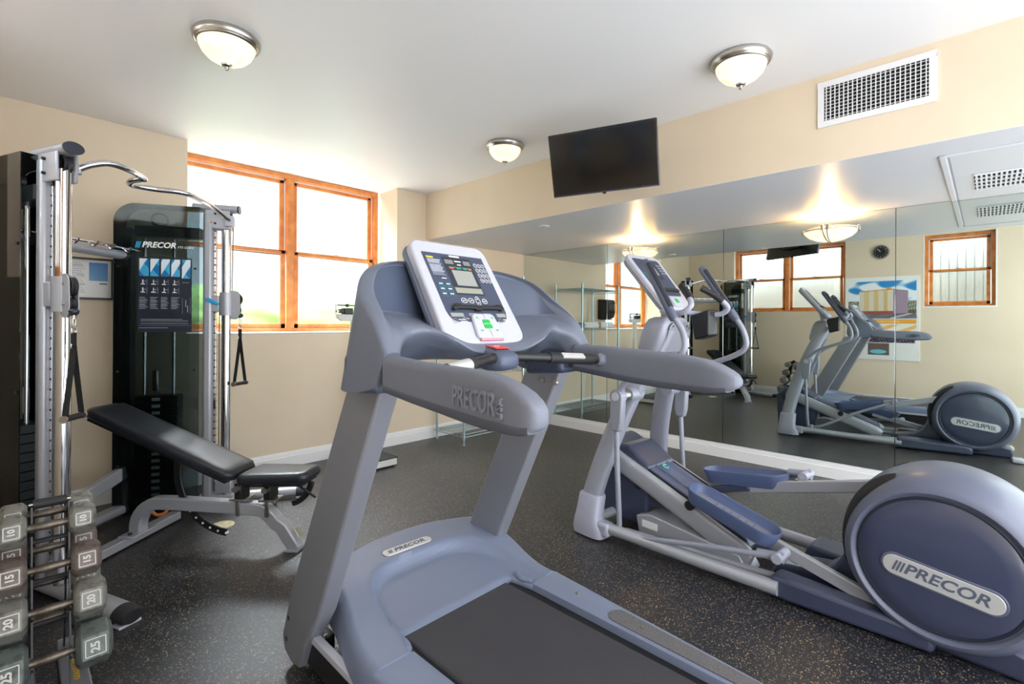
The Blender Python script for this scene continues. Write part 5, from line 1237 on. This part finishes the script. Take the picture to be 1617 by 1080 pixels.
# head block and fixed handles
hsec = []
for z, v, hu, hv in ((1.13, 1.46, .150, .060), (1.18, 1.45, .160, .085), (1.27, 1.425, .160, .090), (1.34, 1.405, .150, .088), (1.375, 1.395, .135, .075), (1.39, 1.39, .10, .05)):
    hsec.append([E(-.02 + hu * math.copysign(abs(math.cos(t_)) ** .45, math.cos(t_)), v + hv * math.copysign(abs(math.sin(t_)) ** .5, math.sin(t_)), z) for t_ in [2 * PI * j / 32 for j in range(32)]])
hbk = MB().loft(hsec).build('head_block', 'lavender_paint', el, smooth=60)
MB().prism([(-.13, 1.165), (.10, 1.165), (.095, 1.33), (.07, 1.355), (-.10, 1.355), (-.125, 1.33)], lambda a, b_, d: E(a, 1.425 - (b_ - 1.27) * .30 + d, b_), -.098, -.090).build('back_plate', 'upright_paint', hbk, bevel=.004)
for a, z in ((-.105, 1.19), (.075, 1.19), (-.095, 1.33), (.065, 1.33)):
    MB().cyl(E(a, 1.425 - (z - 1.27) * .30 - .097, z), E(a, 1.425 - (z - 1.27) * .30 - .101, z), .006, n=10).build('screw', 'black_plastic', hbk)
MB().tube([E(-.0, 1.38, 1.37), E(0, 1.40, 1.48)], .035, 18).build('neck', 'white_plastic', el)
for s_ in (-1, 1):
    hp = cr([E(0, 1.40, 1.43), E(s_ * .12, 1.37, 1.425), E(s_ * .20, 1.28, 1.41), E(s_ * .235, 1.17, 1.41), E(s_ * .225, 1.12, 1.45), E(s_ * .19, 1.15, 1.50)], 6)
    MB().tube(hp, .0165, 16).build('fixed_handle', 'boot_plastic', el)
    gp = [E(s_ * .195, 1.14, 1.49), E(s_ * .16, 1.185, 1.535), E(s_ * .115, 1.24, 1.575)]
    gg = MB().tube(cr(gp, 4), .0215, 18).build('pulse_grip', 'black_rubber', el)
    MB().tube([V(*gp[0]).lerp(gp[2], .25) + V(0, -.004, .006), V(*gp[0]).lerp(gp[2], .75) + V(0, -.004, .006)], .0190, 14, flat=.8).build('sensor_plate', 'badge_silver', gg)
MB().prism([(1.20, 1.27), (1.30, 1.24), (1.33, 1.40), (1.20, 1.44)], lambda a, b_, d: E(d, a, b_), .14, .26).build('bottle_holder', 'black_plastic', el, bevel=.012)
# console
EO = E(0, 1.315, 1.435); EU = (Ef * .30 + V(0, 0, .37)).normalized(); EW = Eb; EN = EW.cross(EU)
def Q(a, b_, d=0): return EO + EW * a + EU * b_ + EN * d
ebz = MB().prism(outline(.165, .185, .0, .475, .06, .055), lambda a, b_, d: Q(a, b_, d), -.028, .006).build('console_bezel', 'white_plastic', el, bevel=.008, seg=3)
MB().prism(outline(.160, .18, .01, .465, .06, .055), lambda a, b_, d: Q(a, b_, d), -.05, -.026).build('console_back', 'lavender_paint', ebz, bevel=.01)
MB().prism(outline(.135, .150, .11, .435, .03, .02), lambda a, b_, d: Q(a, b_, d), .0055, .0078).build('control_panel', 'panel_dark', ebz, bevel=.001, seg=1)
MB().prism(outline(.07, .07, .25, .41, .008, .008), lambda a, b_, d: Q(a, b_, d), .0075, .0088).build('screen_bezel', 'panel_darker', ebz, smooth=0)
MB().prism(outline(.045, .045, .29, .36, .004, .004), lambda a, b_, d: Q(a, b_, d), .0085, .0094).build('screen', 'display_gray', ebz, smooth=0)
for r_ in range(3):
    for c_ in range(2): MB().prism(outline(.012, .012, -.006, .006, .002, .002, 2), lambda a, b_, d: Q(a - .115 + c_ * .03, b_ + .30 - r_ * .022, d), .0078, .0088).build('program_key', 'teal_print', ebz, smooth=0)
for r_ in range(4):
    for c_ in range(3): MB().cyl(Q(.092 + c_ * .02, .385 - r_ * .024, .0078), Q(.092 + c_ * .02, .385 - r_ * .024, .0088), .007, n=10).build('number_key', 'silver_paint', ebz, smooth=0)
MB().prism([(-.11, .165), (.11, .165), (.12, .145), (-.12, .145)], lambda a, b_, d: Q(a, b_, d), .007, .024).build('reading_ledge', 'black_plastic', ebz, bevel=.002)
ek = MB().prism(outline(.055, .055, .02, .10, .02, .02), lambda a, b_, d: Q(a, b_, d), .004, .016).build('speed_keypad', 'white_plastic', ebz, bevel=.005)
MB().prism(outline(.018, .018, .045, .078, .006, .006), lambda a, b_, d: Q(a, b_, d), .0155, .0185).build('start_button', 'green_plastic', ek, bevel=.002)
